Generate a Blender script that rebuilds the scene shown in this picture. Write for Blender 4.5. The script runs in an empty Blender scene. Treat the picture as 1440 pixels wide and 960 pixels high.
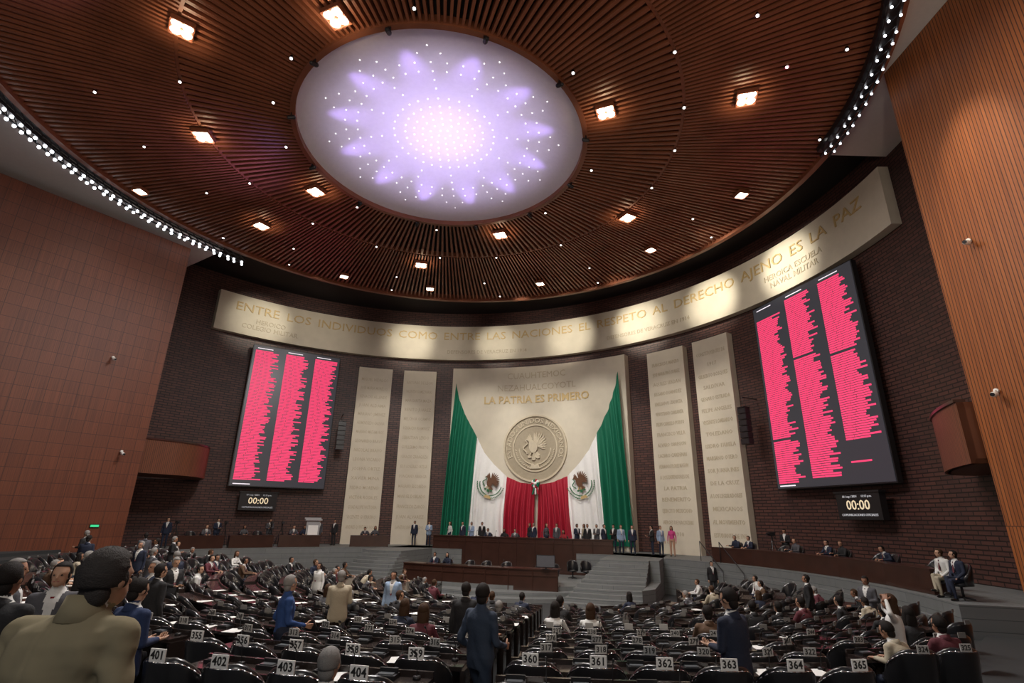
import bpy, bmesh, math, random
import numpy as np
from mathutils import Vector, Matrix, Euler
random.seed(7)
sc=bpy.context.scene; COL=sc.collection
pi=math.pi; rad=math.radians
# ------------------------------------------------------------------ materials
MATS={}
def mat(name,col,rough=.6,metal=0,emit=None,es=1.0,var=0,scale=6,bump=0,bscale=40,spec=.5,coat=0):
    if name in MATS: return MATS[name]
    m=bpy.data.materials.new(name); m.use_nodes=True; nt=m.node_tree; b=nt.nodes['Principled BSDF']
    b.inputs['Base Color'].default_value=(*col,1); b.inputs['Roughness'].default_value=rough; b.inputs['Metallic'].default_value=metal
    b.inputs['Specular IOR Level'].default_value=spec; b.inputs['Coat Weight'].default_value=coat
    if emit: b.inputs['Emission Color'].default_value=(*emit,1); b.inputs['Emission Strength'].default_value=es
    tc=nt.nodes.new('ShaderNodeTexCoord')
    n=nt.nodes.new('ShaderNodeTexNoise'); n.inputs['Scale'].default_value=scale; n.inputs['Detail'].default_value=4
    nt.links.new(tc.outputs['Object'],n.inputs['Vector'])
    r=nt.nodes.new('ShaderNodeMix'); r.data_type='RGBA'; r.blend_type='MIX'
    v=max(var,.06)
    r.inputs[6].default_value=(*[c*(1-v) for c in col],1); r.inputs[7].default_value=(*[min(1,c*(1+v)) for c in col],1)
    nt.links.new(n.outputs['Fac'],r.inputs[0]); nt.links.new(r.outputs[2],b.inputs['Base Color'])
    if bump:
        n2=nt.nodes.new('ShaderNodeTexNoise'); n2.inputs['Scale'].default_value=bscale; nt.links.new(tc.outputs['Object'],n2.inputs['Vector'])
        bp=nt.nodes.new('ShaderNodeBump'); bp.inputs['Strength'].default_value=bump; bp.inputs['Distance'].default_value=.02
        nt.links.new(n2.outputs['Fac'],bp.inputs['Height']); nt.links.new(bp.outputs['Normal'],b.inputs['Normal'])
    MATS[name]=m; return m
def brickmat(name,c1,c2,mortar,bw,bh,ms=.02,rough=.5,offset=.5,bump=.5,var=.3,nscale=(3,3,3),spec=.5):
    m=bpy.data.materials.new(name); m.use_nodes=True; nt=m.node_tree; b=nt.nodes['Principled BSDF']; b.inputs['Roughness'].default_value=rough
    b.inputs['Specular IOR Level'].default_value=spec
    uv=nt.nodes.new('ShaderNodeTexCoord'); br=nt.nodes.new('ShaderNodeTexBrick'); br.offset=offset; br.squash=1
    br.inputs['Scale'].default_value=1; br.inputs['Brick Width'].default_value=bw; br.inputs['Row Height'].default_value=bh; br.inputs['Mortar Size'].default_value=ms
    br.inputs['Color1'].default_value=(*c1,1); br.inputs['Color2'].default_value=(*c2,1); br.inputs['Mortar'].default_value=(*mortar,1)
    nt.links.new(uv.outputs['UV'],br.inputs['Vector'])
    mp=nt.nodes.new('ShaderNodeMapping'); mp.inputs['Scale'].default_value=nscale; nt.links.new(uv.outputs['UV'],mp.inputs['Vector'])
    n=nt.nodes.new('ShaderNodeTexNoise'); n.inputs['Scale'].default_value=1; n.inputs['Detail'].default_value=6; nt.links.new(mp.outputs[0],n.inputs['Vector'])
    mr=nt.nodes.new('ShaderNodeMapRange'); mr.inputs['To Min'].default_value=1-var; mr.inputs['To Max'].default_value=1+var; nt.links.new(n.outputs['Fac'],mr.inputs['Value'])
    hs=nt.nodes.new('ShaderNodeHueSaturation'); nt.links.new(br.outputs['Color'],hs.inputs['Color']); nt.links.new(mr.outputs[0],hs.inputs['Value'])
    nt.links.new(hs.outputs[0],b.inputs['Base Color'])
    bp=nt.nodes.new('ShaderNodeBump'); bp.inputs['Strength'].default_value=bump; bp.inputs['Distance'].default_value=.03; bp.invert=True
    nt.links.new(br.outputs['Fac'],bp.inputs['Height']); nt.links.new(bp.outputs['Normal'],b.inputs['Normal'])
    return m
M_brick=brickmat('dark_brick',(.060,.026,.022),(.10,.040,.031),(.014,.007,.006),.55,.17,.026,rough=.5)
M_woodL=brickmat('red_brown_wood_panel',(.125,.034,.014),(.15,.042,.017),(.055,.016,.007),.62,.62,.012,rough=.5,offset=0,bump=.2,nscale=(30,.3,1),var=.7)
M_woodR=brickmat('orange_wood_boards',(.27,.082,.022),(.34,.11,.03),(.085,.025,.009),.11,30,.014,rough=.45,offset=.5,bump=.5,nscale=(9,.3,1),var=.4)
M_slat=mat('slat_wood',(.225,.078,.038),.40,var=.5,scale=.8)
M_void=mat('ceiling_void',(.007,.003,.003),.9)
M_stone=mat('beige_stone',(.62,.565,.455),.7,var=.12,scale=1.3,bump=.25,bscale=25)
M_gold=mat('gold_letters',(.55,.40,.18),.5,metal=.0)
M_engr=mat('engraved_gold',(.47,.40,.28),.5)
M_relief=mat('relief_stone',(.58,.51,.38),.7,var=.15,bump=.2)
M_recess_shade=mat('recess_stone_shade',(.38,.325,.235),.8,var=.15,bump=.2)  # same seal stone, recess shade put into a darker colour
M_plaster=mat('white_plaster',(.80,.78,.80),.75)
M_soffit=mat('soffit_plaster',(.66,.63,.60),.8)
M_black=mat('black_metal',(.012,.012,.014),.4)
M_blackp=mat('black_plastic',(.02,.02,.022),.35)
M_leather=mat('black_leather',(.014,.014,.016),.28,coat=.2)
M_chrome=mat('chrome',(.6,.6,.62),.2,metal=1)
M_desk=mat('dark_desk_wood',(.028,.02,.018),.22,var=.3,scale=3,coat=.3)
M_darkwood=mat('dais_wood',(.045,.018,.012),.3,var=.4,scale=2,coat=.2)
M_carpet=mat('dark_carpet',(.03,.033,.035),.95,var=.25,scale=20)
M_grey=brickmat('grey_stone_steps',(.15,.16,.16),(.17,.18,.18),(.08,.09,.09),2.4,.3,.01,rough=.6,offset=.5,bump=.3,var=.15)
M_white=mat('white_card',(.85,.85,.83),.6)
M_greycard=mat('grey_card',(.22,.22,.215),.6)
M_palecard=mat('pale_card',(.45,.45,.44),.6)
M_digits=mat('black_digits',(.02,.02,.02),.6)
M_paper=mat('paper',(.75,.75,.73),.7)
M_screen=mat('screen_dark',(.022,.022,.026),.3,emit=(.03,.03,.036),es=1)
M_pink=mat('pink_pixels',(.45,.03,.1),.6,emit=(.98,.055,.17),es=.95)
M_pinkw=mat('white_pixels',(.6,.6,.6),.6,emit=(.9,.80,.9),es=.9)
M_capt=mat('caption_pixels',(.4,.4,.4),.6,emit=(.6,.6,.65),es=.45)
M_amber=mat('amber_digits',(.5,.42,.3),.6,emit=(1,.80,.52),es=.6)
M_lamp=mat('lamp_glow',(1,1,1),.5,emit=(1,.90,.72),es=12)
M_lampw=mat('lamp_white',(1,1,1),.5,emit=(.90,.94,1),es=6)
M_spot=mat('downlight_glow',(1,1,1),.5,emit=(1,.95,.9),es=5)
M_star=mat('star_glow',(1,1,1),.5,emit=(1,.97,1),es=1.6)
M_green=mat('flag_green',(.0,.15,.08),.75,var=.1)
M_fwhite=mat('flag_white',(.85,.85,.84),.75)
M_red=mat('flag_red',(.38,.008,.03),.7,var=.1)
M_eagle=mat('eagle_brown',(.13,.055,.025),.7)
M_leaf=mat('wreath_green',(.03,.15,.06),.7)
M_exit=mat('exit_green',(.0,.4,.15),.6,emit=(.1,1,.4),es=.5)
# ------------------------------------------------------------------ helpers
def meta(o,label=None,cat=None,kind=None,group=None):
    if label: o['label']=label
    if cat: o['category']=cat
    if kind: o['kind']=kind
    if group: o['group']=group
    return o
class MB:
    def __init__(s): s.v=[];s.f=[];s.m=[]
    def add(s,v,f,mi=0):
        k=len(s.v); s.v+= [tuple(p) for p in v]; s.f+=[tuple(i+k for i in q) for q in f]; s.m+=[mi]*len(f)
    def box(s,c,d,mi=0,rz=0,M=None):
        x,y,z=[a/2 for a in d]; v=[(i*x,j*y,k*z) for i in(-1,1) for j in(-1,1) for k in(-1,1)]
        if rz: v=[(a*math.cos(rz)-b*math.sin(rz),a*math.sin(rz)+b*math.cos(rz),e) for a,b,e in v]
        v=[(a+c[0],b+c[1],e+c[2]) for a,b,e in v]
        if M is not None: v=[tuple(M@Vector(p)) for p in v]
        s.add(v,[(0,1,3,2),(4,6,7,5),(0,4,5,1),(2,3,7,6),(0,2,6,4),(1,5,7,3)],mi)
    def cap(s,a,b,ra,rb,n=10,mi=0,h=3):
        a=np.array(a,float);b=np.array(b,float);d=b-a;L=np.linalg.norm(d);d=d/L if L>1e-9 else np.array([0,0,1.])
        t=np.array([1,0,0.]) if abs(d[0])<.8 else np.array([0,1.,0]);u=np.cross(d,t);u/=np.linalg.norm(u);w=np.cross(d,u)
        rings=[]
        for i in range(1,h+1):
            q=pi/2*(1-i/h) if h else 0
            rings.append((a-d*ra*math.sin(q),ra*math.cos(q)))
        for i in range(h):
            q=pi/2*i/h
            rings.append((b+d*rb*math.sin(q),rb*math.cos(q)))
        v=[a-d*ra]
        for c,r in rings:
            for j in range(n):
                th=2*pi*j/n; v.append(c+r*(math.cos(th)*u+math.sin(th)*w))
        v.append(b+d*rb);f=[];nr=len(rings)
        for j in range(n):
            f.append((0,1+(j+1)%n,1+j))
            for i in range(nr-1): f.append((1+i*n+j,1+i*n+(j+1)%n,1+(i+1)*n+(j+1)%n,1+(i+1)*n+j))
            f.append((1+(nr-1)*n+j,1+(nr-1)*n+(j+1)%n,len(v)-1))
        s.add(v,f,mi)
    def cyl(s,a,b,ra,rb=None,n=16,mi=0):
        rb=ra if rb is None else rb
        a=np.array(a,float);b=np.array(b,float);d=(b-a)/np.linalg.norm(b-a)
        t=np.array([1,0,0.]) if abs(d[0])<.8 else np.array([0,1.,0]);u=np.cross(d,t);u/=np.linalg.norm(u);w=np.cross(d,u)
        v=[c+r*(math.cos(2*pi*j/n)*u+math.sin(2*pi*j/n)*w) for c,r in((a,ra),(b,rb)) for j in range(n)]
        f=[(j,(j+1)%n,n+(j+1)%n,n+j) for j in range(n)]+[tuple(range(n-1,-1,-1)),tuple(range(n,2*n))]
        s.add(v,f,mi)
    def ell(s,c,r,n=14,m=9,mi=0,R=None,fn=None):
        v=[];f=[]
        for i in range(m+1):
            th=pi*i/m
            for j in range(n):
                p=Vector((r[0]*math.sin(th)*math.cos(2*pi*j/n),r[1]*math.sin(th)*math.sin(2*pi*j/n),r[2]*math.cos(th)))
                if fn: p=fn(p)
                if R is not None: p=R@p
                v.append((p[0]+c[0],p[1]+c[1],p[2]+c[2]))
        for i in range(m):
            for j in range(n): f.append((i*n+j,(i+1)*n+j,(i+1)*n+(j+1)%n,i*n+(j+1)%n))
        s.add(v,f,mi)
    def arc(s,C,r0,r1,z0,z1,p0,p1,n=24,mi=0):
        v=[]
        for i in range(n+1):
            a=rad(p0+(p1-p0)*i/n); sn,cs=math.sin(a),math.cos(a)
            for r,z in((r0,z0),(r0,z1),(r1,z1),(r1,z0)): v.append((C[0]+r*sn,C[1]+r*cs,z))
        f=[]
        for i in range(n):
            for k in range(4): f.append((4*i+k,4*i+(k+1)%4,4*i+4+(k+1)%4,4*i+4+k))
        f+=[(3,2,1,0),(4*n,4*n+1,4*n+2,4*n+3)]
        s.add(v,f,mi)
    def prism(s,pts,z0,z1,mi=0):
        n=len(pts); v=[(x,y,z0) for x,y in pts]+[(x,y,z1) for x,y in pts]
        s.add(v,[tuple(range(n-1,-1,-1)),tuple(range(n,2*n))]+[(i,(i+1)%n,n+(i+1)%n,n+i) for i in range(n)],mi)
    def mesh(s,name,mats,smooth=False,uv=None,fix=True):
        me=bpy.data.meshes.new(name); me.from_pydata(s.v,[],s.f)
        for m in mats: me.materials.append(m)
        me.polygons.foreach_set('material_index',s.m)
        if fix:
            bm=bmesh.new(); bm.from_mesh(me)
            if uv is None: bmesh.ops.remove_doubles(bm,verts=bm.verts,dist=1e-5)
            bmesh.ops.recalc_face_normals(bm,faces=bm.faces); bm.to_mesh(me); bm.free()
        if smooth: me.polygons.foreach_set('use_smooth',[True]*len(me.polygons))
        if uv:
            L=me.uv_layers.new(name='UVMap')
            for p in me.polygons:
                for li in p.loop_indices:
                    L.data[li].uv=uv(me.vertices[me.loops[li].vertex_index].co,p.normal)
        me.update(); return me
    def obj(s,name,mats,parent=None,link=True,**k):
        o=bpy.data.objects.new(name,s.mesh(name,mats,**k))
        if link: COL.objects.link(o)
        if parent: o.parent=parent
        return o
def smooth_angle(o,deg=40):
    me=o.data; me.polygons.foreach_set('use_smooth',[True]*len(me.polygons))
    bm=bmesh.new(); bm.from_mesh(me)
    for e in bm.edges:
        if len(e.link_faces)==2 and e.calc_face_angle(0)>rad(deg): e.smooth=False
    bm.to_mesh(me); bm.free()
def text_geo(body,size,ext=.01,off=0,align='CENTER',line=1.0,res=2):
    cu=bpy.data.curves.new('t','FONT'); cu.body=body; cu.size=size; cu.extrude=ext; cu.offset=off; cu.align_x=align; cu.align_y='CENTER'; cu.space_line=line; cu.resolution_u=res
    o=bpy.data.objects.new('t',cu); COL.objects.link(o)
    dg=bpy.context.evaluated_depsgraph_get(); dg.update()
    me=bpy.data.meshes.new_from_object(o.evaluated_get(dg)); v=[tuple(x.co) for x in me.vertices]; f=[tuple(p.vertices) for p in me.polygons]
    bpy.data.objects.remove(o); bpy.data.curves.remove(cu); bpy.data.meshes.remove(me)
    return v,f
W=(-5.2,20.9)      # centre of the curved brick wall
C=(-3.3,20.0)      # centre of the round ceiling
S=(2.15,25.4)      # centre of the seat arcs
def cy(phi,r,z,c=W): a=rad(phi); return (c[0]+r*math.sin(a),c[1]+r*math.cos(a),z)
def uvcyl(co,n):
    a=math.atan2(co.x-W[0],co.y-W[1]); r=math.hypot(co.x-W[0],co.y-W[1])
    return (a*22,r) if abs(n.z)>.7 else (a*22,co.z)
def uvbox(co,n):
    if abs(n.z)>.7: return (co.x,co.y)
    return (-n.y*co.x+n.x*co.y,co.z)
W0=(2.36,41.7); E1=(.94,-.342); E2=(-.342,-.94)
def ST(s,t): return (W0[0]+s*E1[0]+t*E2[0],W0[1]+s*E1[1]+t*E2[1])
STROT=math.atan2(E1[1],E1[0])
def st_of(x,y):
    dx,dy=x-W0[0],y-W0[1]; return dx*E1[0]+dy*E1[1],dx*E2[0]+dy*E2[1]
R0=18.68
def rowz(r):
    k=round((r-R0)/1.15)
    return max(-3.9,-2.47+k*(.14 if k>0 else .108))
def floorz(x,y): return rowz(math.hypot(x-S[0],y-S[1]))
# text digits/blocks prepared first
DIG={c:text_geo(c,.135,.002,.003,align='CENTER') for c in '0123456789'}
T={}
T['b1']=text_geo('HEROICO\nCOLEGIO MILITAR',.5,.02,.002)
T['b2']=text_geo('DEFENSORES DE VERACRUZ EN 1914',.42,.02,.002)
T['b3']=text_geo('HEROICA ESCUELA\nNAVAL MILITAR',.5,.02,.002)
T['p1']=text_geo('CUAUHTEMOC',.72,.02,.0); T['p2']=text_geo('NEZAHUALCOYOTL',.72,.02,.0); T['p3']=text_geo('LA PATRIA ES PRIMERO',.86,.04,.016)
names=[['MIGUEL HIDALGO','JOSE MARIA MORELOS','IGNACIO ALLENDE','JUAN ALDAMA','MARIANO JIMENEZ','HERMENEGILDO GALEANA','MARIANO MATAMOROS','LEONARDO BRAVO','NICOLAS BRAVO','LEONA VICARIO','JOSEFA ORTIZ','XAVIER MINA','PEDRO MORENO','VICTOR ROSALES','GUADALUPE VICTORIA','VICENTE GUERRERO','ANDRES QUINTANA ROO'],
['ANTONIO DE LEON','VALENTIN GOMEZ FARIAS','MARGARITA MAZA','BENITO JUAREZ','MELCHOR OCAMPO','IGNACIO RAMIREZ','SEBASTIAN LERDO','GUILLERMO PRIETO','IGNACIO ZARAGOZA','JESUS GONZALEZ ORTEGA','PONCIANO ARRIAGA','MARIANO ESCOBEDO','MANUEL DOBLADO','FRANCISCO ZARCO','JUAN ALVAREZ','SANTOS DEGOLLADO'],
['FRANCISCO I. MADERO','JOSE MARIA PINO SUAREZ','AQUILES SERDAN','BELISARIO DOMINGUEZ','EMILIANO ZAPATA','VENUSTIANO CARRANZA','FELIPE CARRILLO PUERTO','FRANCISCO VILLA','ALVARO OBREGON','LAZARO CARDENAS','HERMANOS FLORES MAGON','A LOS DEFENSORES DE','LA PATRIA','BENEMERITO','EJERCITO MEXICANO','HEROES DE NACOZARI','1910'],
['CONSTITUYENTES DE','1917','GILBERTO BOSQUES','SALDIVAR','GENARO ESTRADA','FELIPE ANGELES','VICENTE LOMBARDO','TOLEDANO','ISIDRO FABELA','MARIANO OTERO','SOR JUANA INES','DE LA CRUZ','A LOS LEGISLADORES','MEXICANOS','AL MOVIMIENTO','ESTUDIANTIL DE 1968']]
for i,n in enumerate(names):
    V=[];Fc=[]; tot=12.2
    for j,l in enumerate(n):
        v,f=text_geo(l,.36,.008,.002,res=1); w_=max(abs(p[0]) for p in v)*2; kx=min(1,(2.15 if i<3 else 2.2)/w_); y0=tot/2-(j+.5)*tot/len(n); k0=len(V)
        V+=[(p[0]*kx,p[1]+y0,p[2]) for p in v]; Fc+=[tuple(q+k0 for q in ff) for ff in f]
    T['n%d'%i]=(V,Fc)
T['c0']=text_geo('00:00',.60,.01,.004); T['c1']=text_geo('COMUNICACIONES OFICIALES',.145,.01,.0); T['c2']=text_geo('10 / sep / 2024      12:15 p.m.',.14,.01,.0)
T['ring']=text_geo('ESTADOS UNIDOS MEXICANOS',.56,.03,.008)
def wall_text(mb,key,phi,z,r,mi=0):
    v,f=T[key]; out=[]
    for x,y,d in v: out.append(cy(phi+math.degrees(x/r),r-.01-d,z+y))
    mb.add(out,f,mi)
# ------------------------------------------------------------------ room shell
mb=MB(); mb.arc(W,22.6,23.0,-4.2,20,-92,122,120)
meta(mb.obj('wall_back',[M_brick],uv=uvcyl),'curved dark brown brick wall behind the stage','wall','structure')
def slabwall(name,a,b,th,z0,z1,m,label):
    a=Vector(a);b=Vector(b);d=(b-a).normalized();n=Vector((-d.y,d.x))*th
    mb=MB(); mb.prism([tuple(a),tuple(b),tuple(b+n),tuple(a+n)],z0,z1)
    return meta(mb.obj(name,[m],uv=uvbox),label,'wall','structure')
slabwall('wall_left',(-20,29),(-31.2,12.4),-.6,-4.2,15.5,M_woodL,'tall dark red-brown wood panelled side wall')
slabwall('wall_right',(14.05,15.6),(14.4,-7),.6,-4.2,16.3,M_woodR,'tall orange vertical board side wall')
# terraces
mb=MB()
for k in range(-12,6):
    r=R0+1.15*k; z=rowz(r)
    mb.arc(S,max(.05,r-.85),r+.30,-4.3,z,78,282,90)
mb.arc(S,.02,26,-4.4,-3.9,0,360,64)
meta(mb.obj('floor',[M_carpet],uv=uvbox),'dark carpeted terraced floor of the seating area','floor','structure')
# stage platforms
mb=MB(); mb.arc(W,18.3,22.62,-4.2,-2.05,-80,106,100)
for zz in (-2.55,-3.05,-3.5): mb.arc(W,18.3-(-2.05-zz)*.12-.06,18.35,-4.2,zz,-60,104,80)
meta(mb.obj('floor.001',[M_grey],uv=uvcyl),'grey curved raised walkway along the back wall','floor','structure')
mb=MB()
mb.prism([ST(-9.3,3),ST(9.3,3),ST(9.3,9),ST(6.2,9),ST(6.2,5.3),ST(-6.2,5.3),ST(-6.2,9),ST(-9.3,9)],-4.2,-2.05)
mb.prism([ST(-6.2,5),ST(6.2,5)]+[ST(6.2*math.cos(a),9.5+2.8*math.sin(a)) for a in np.linspace(0,pi,24)],-4.2,-3.3)
for i,(zz,ex) in enumerate(((-3.5,.55),(-3.7,1.1))):
    mb.prism([ST(-6.2,5.2),ST(6.2,5.2)]+[ST((6.2+ex*.3)*math.cos(a),9.5+(3.0+ex*1.5)*math.sin(a)) for a in np.linspace(0,pi,30)],-4.2,zz)
meta(mb.obj('floor.002',[M_grey],uv=uvbox),'grey central stage platform with curved front steps','floor','structure')
for sgn in (1,-1):
    mb=MB()
    for i in range(11):
        t1=13.5-.41*i; zt=-3.9+.168*(i+1); s0=6.2-1.2*(1-i/10)
        mb.prism([ST(sgn*s0,8.9),ST(sgn*8.8,8.9),ST(sgn*8.8,t1-.25*(1-i/10)),ST(sgn*7.2,t1+.12),ST(sgn*s0,t1)][::sgn],-4.1,zt)
    mb.prism([ST(sgn*8.8,8.9),ST(sgn*9.3,8.9),ST(sgn*9.3,12),ST(sgn*8.8,13)][::sgn],-4.1,-3.1)
    meta(mb.obj('staircase',[M_grey],uv=uvbox),'grey stone steps rising to the raised stage','stairs')
# ------------------------------------------------------------------ ceiling
mb=MB(); H=16
mb.arc(C,6.5,17.6,16.36,16.5,0,360,120,1)
for (ra,rb,n,z) in ((6.55,10.5,200,16.0),(10.62,17.35,360,16.0)):
    for i in range(n):
        a=2*pi*i/n; d=np.array([math.sin(a),math.cos(a)]); nn=np.array([d[1],-d[0]])
        wa=.5*(.095 if ra<8 else .09); wb=.5*(.145 if ra<8 else .132)
        q=[(C[0]+d[0]*r+nn[0]*w,C[1]+d[1]*r+nn[1]*w) for r,w in((ra,-wa),(rb,-wb),(rb,wb),(ra,wa))]
        mb.prism(q,z,z+.3)
mb.arc(C,10.5,10.62,16.05,16.35,0,360,120,0)
mb.arc(C,17.35,17.62,15.85,16.5,0,360,120,0)
mb.arc(C,6.36,6.57,15.92,16.6,0,360,100,0)
meta(mb.obj('ceiling',[M_slat,M_void],uv=None,fix=False),'round ceiling of radiating dark red wooden slats','ceiling','structure')
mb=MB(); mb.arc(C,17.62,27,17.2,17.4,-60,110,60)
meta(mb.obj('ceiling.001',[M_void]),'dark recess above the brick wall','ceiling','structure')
mb=MB()
mb.arc(C,18.2,27,15.9,16.9,-150,-57,50); mb.arc(C,17.63,27,16.32,16.9,89,160,40)
meta(mb.obj('ceiling.002',[M_soffit]),'pale plaster soffit above the side walls','ceiling','structure')
# dome
DR=6.42
mb=MB(); v=[];f=[];nr,na=14,72
def domez(r): return 16.15+.75*(1-(r/DR)**2)
for i in range(nr+1):
    r=DR*i/nr
    for j in range(na):
        a=2*pi*j/na; v.append((C[0]+r*math.sin(a),C[1]+r*math.cos(a),domez(r)))
for i in range(nr):
    for j in range(na): f.append((i*na+j,i*na+(j+1)%na,(i+1)*na+(j+1)%na,(i+1)*na+j))
mb.add(v,f)
dome=meta(mb.obj('ceiling_dome',[M_plaster],smooth=True),'shallow white round dome washed in purple light','dome')
stars=[]
for r,n in ((.28,5),(.65,10),(1.02,16),(1.4,20),(1.8,26),(2.3,32),(3.9,44),(4.4,44)):
    for j in range(n): stars.append((r,2*pi*j/n))
for pt in range(12):
    for q,o_ in ((2.9,0),(3.4,0),(4.9,.09),(4.9,-.09),(5.3,0)): stars.append((q,2*pi*pt/12+o_))
sm=MB(); sm.ell((0,0,0),(.029,.029,.02),8,5); star_me=sm.mesh('star_light',[M_star],smooth=True)
for i,(r,a) in enumerate(stars[:100]):
    o=bpy.data.objects.new('star_light',star_me); COL.objects.link(o); o.parent=dome; o.location=(C[0]+r*math.sin(a),C[1]+r*math.cos(a),domez(r)-.03); o['label']='tiny white bulb'
sm=MB()
for r,a in stars[100:]: sm.ell((C[0]+r*math.sin(a),C[1]+r*math.cos(a),domez(r)-.03),(.029,.029,.02),8,5)
o=sm.obj('star_light',[M_star],parent=dome); meta(o,'tiny white bulbs in rings',kind='stuff')
# ------------------------------------------------------------------ ceiling fixtures
def area(loc,power,size,color,target=None,spot=None,name='lamp_and_fill_light',blend=.5):  # default name serves fixture lamps and added fill lights alike
    L=bpy.data.lights.new(name,'SPOT' if spot else 'AREA'); L.energy=power; L.color=color
    if spot: L.spot_size=rad(spot); L.spot_blend=blend; L.shadow_soft_size=size
    else: L.size=size
    o=bpy.data.objects.new(name,L); COL.objects.link(o); o.location=loc
    d=(Vector(target)-Vector(loc)) if target else Vector((0,0,-1))
    o.rotation_euler=d.to_track_quat('-Z','Y').to_euler(); return o
fix=[(10.4,-127),(7.35,-157.7),(7.5,111),(12.9,106),(10.6,-94.5),(7.7,-65.3),(15.2,79),(10.9,61.6),(14.7,53.3),(7.7,19),(13.2,-59.5),(11.7,-14),(16.6,-78),(15.4,-10.4),(15.8,-32.7),(14.9,20.6)]
fb=MB(); fb.box((0,0,.0),(.66,.66,.12))
for sx in(-1,1):
    fb.box((sx*.36,0,-.05),(.04,.72,.2)); fb.box((0,sx*.36,-.05),(.72,.04,.2))
fb.box((0,0,-.04),(.02,.66,.06)); fb.box((0,0,-.04),(.66,.02,.06))
fix_me=fb.mesh('housing',[M_slat])
lb=MB(); lb.ell((0,0,0),(.172,.172,.05),12,6); lamp_me=lb.mesh('lamp',[M_lamp],smooth=True)
for r,ph in fix:
    x,y,_=cy(ph,r,0,C); big= r<14.5
    e=bpy.data.objects.new('ceiling_lamp',fix_me); COL.objects.link(e); e.location=(x,y,15.93); e.rotation_euler=(0,0,-rad(ph)); e.scale=(1,1,1) if big else (.75,.75,1)
    meta(e,'square recessed ceiling lamp with four glowing bulbs','ceiling lamp',group='square ceiling lamps')
    for sx in(-1,1):
        for sy in(-1,1):
            l=bpy.data.objects.new('bulb',lamp_me); COL.objects.link(l); l.parent=e; l.location=(sx*.168,sy*.168,-.1)
    area((x,y,15.7),520 if big else 330,.6,(1,.88,.74),spot=130,blend=.8)
    if big: L=area((x,y,14.95),110,.12,(1,.74,.48),(x,y,17),spot=125,blend=1)  # unseen uplight added below the lamp to pool warm light on slats
dl=MB(); dl.cyl((0,0,-.05),(0,0,.06),.09,.07,12,0); dl.cyl((0,0,-.07),(0,0,-.045),.05,.05,12,1)
dl_me=dl.mesh('downlight',[M_chrome,M_spot])
spots=[(14,-103.3),(13.8,-89.8),(10.56,-111.2),(7.2,-113),(7.2,-90.8),(13.4,-74.2),(7.1,-179),(13.3,122),(14.2,110.6),(16.1,111.1),(10.56,121.8),(10.56,106),(10.56,91.6)]
spots+=[(10.56,a) for a in (-75,-52,-30,-8,12,36,76,-145)]+[(7.1,a) for a in (-48,-10,45,80,-135,130)]+[(14.3,a) for a in (-48,-20,5,36,68)]+[(16.7,a) for a in (-60,-45,-20,8,34,64,94)]
for r,ph in spots:
    x,y,_=cy(ph,r,0,C); o=bpy.data.objects.new('ceiling_downlight',dl_me); COL.objects.link(o); o.location=(x,y,15.98)
    meta(o,'small round bright downlight between ceiling slats','downlight',group='small ceiling downlights')
# purple wash lamps at dome rim
sp=MB(); sp.cyl((0,0,0),(0,0,-.18),.03,.03,8); sp.cap((0,-.08,-.22),(0,.1,-.16),.08,.09,10); sp.box((0,0,-.1),(.2,.04,.16))
sp_me=sp.mesh('spotlight',[M_black],smooth=False)
for i in range(12):
    ph=i*30+10; x,y,_=cy(ph,6.5,0,C)
    o=bpy.data.objects.new('stage_spotlight',sp_me); COL.objects.link(o); o.location=(x,y,15.93); o.rotation_euler=(0,0,pi-rad(ph)); meta(o,'small black spotlight hanging at the dome rim','spotlight',group='spotlights around the dome rim')
    a=rad(ph); area((x-.2*math.sin(a),y-.2*math.cos(a),15.6),560,.06,(.46,.30,1),(C[0]+2.2*math.sin(a),C[1]+2.2*math.cos(a),16.80),spot=40,blend=1)
area((C[0],C[1],12.6),820,.6,(.74,.64,.98),(C[0],C[1],17),spot=113,blend=.15)  # unseen uplight added under the dome for an overall lilac wash
# lighting trusses
for (p0,p1,n,rr,rA,rB) in ((-118,-53,46,.075,17.68,18.05),(92,137,24,.045,16.95,17.3)):
    mb=MB()
    for r,z in ((rA,15.9),(rB,15.9),(rA,15.5),(rB,15.5)): mb.arc(C,r-.035,r+.035,z-.035,z+.035,p0,p1,40)
    nb=int((p1-p0)/1.6)
    for i in range(nb):
        a0=p0+(p1-p0)*i/nb; a1=p0+(p1-p0)*(i+1)/nb
        for (r1,z1,r2,z2) in ((rA,15.9,rA,15.5),(rB,15.9,rB,15.5),(rA,15.5,rB,15.5)):
            mb.cyl(cy(a0,r1,z1,C),cy(a1,r2,z2,C),.022,.022,5)
    if p0<0: mb.arc(C,17.65,18.1,16.05,16.9,p0,p1,40)
    else: mb.arc(C,16.85,17.34,15.72,15.97,p0,p1,40)
    tr=meta(mb.obj('lighting_truss',[M_black],fix=True),'curved black metal truss carrying rows of white lamps','lighting truss')
    b=MB(); b.ell((0,0,0),(rr,rr,rr),10,6); bm_=b.mesh('lamp',[M_lampw],smooth=True)
    for i in range(n):
        for r,z in ((rA+.04,15.45),(rB,15.45)):
            a=p0+(p1-p0)*(i+.5)/n+random.uniform(-.25,.25)
            l=bpy.data.objects.new('lamp',bm_); COL.objects.link(l); l.parent=tr; l.location=cy(a+(0.4 if r==rB else 0),r,z-.04,C)
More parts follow.
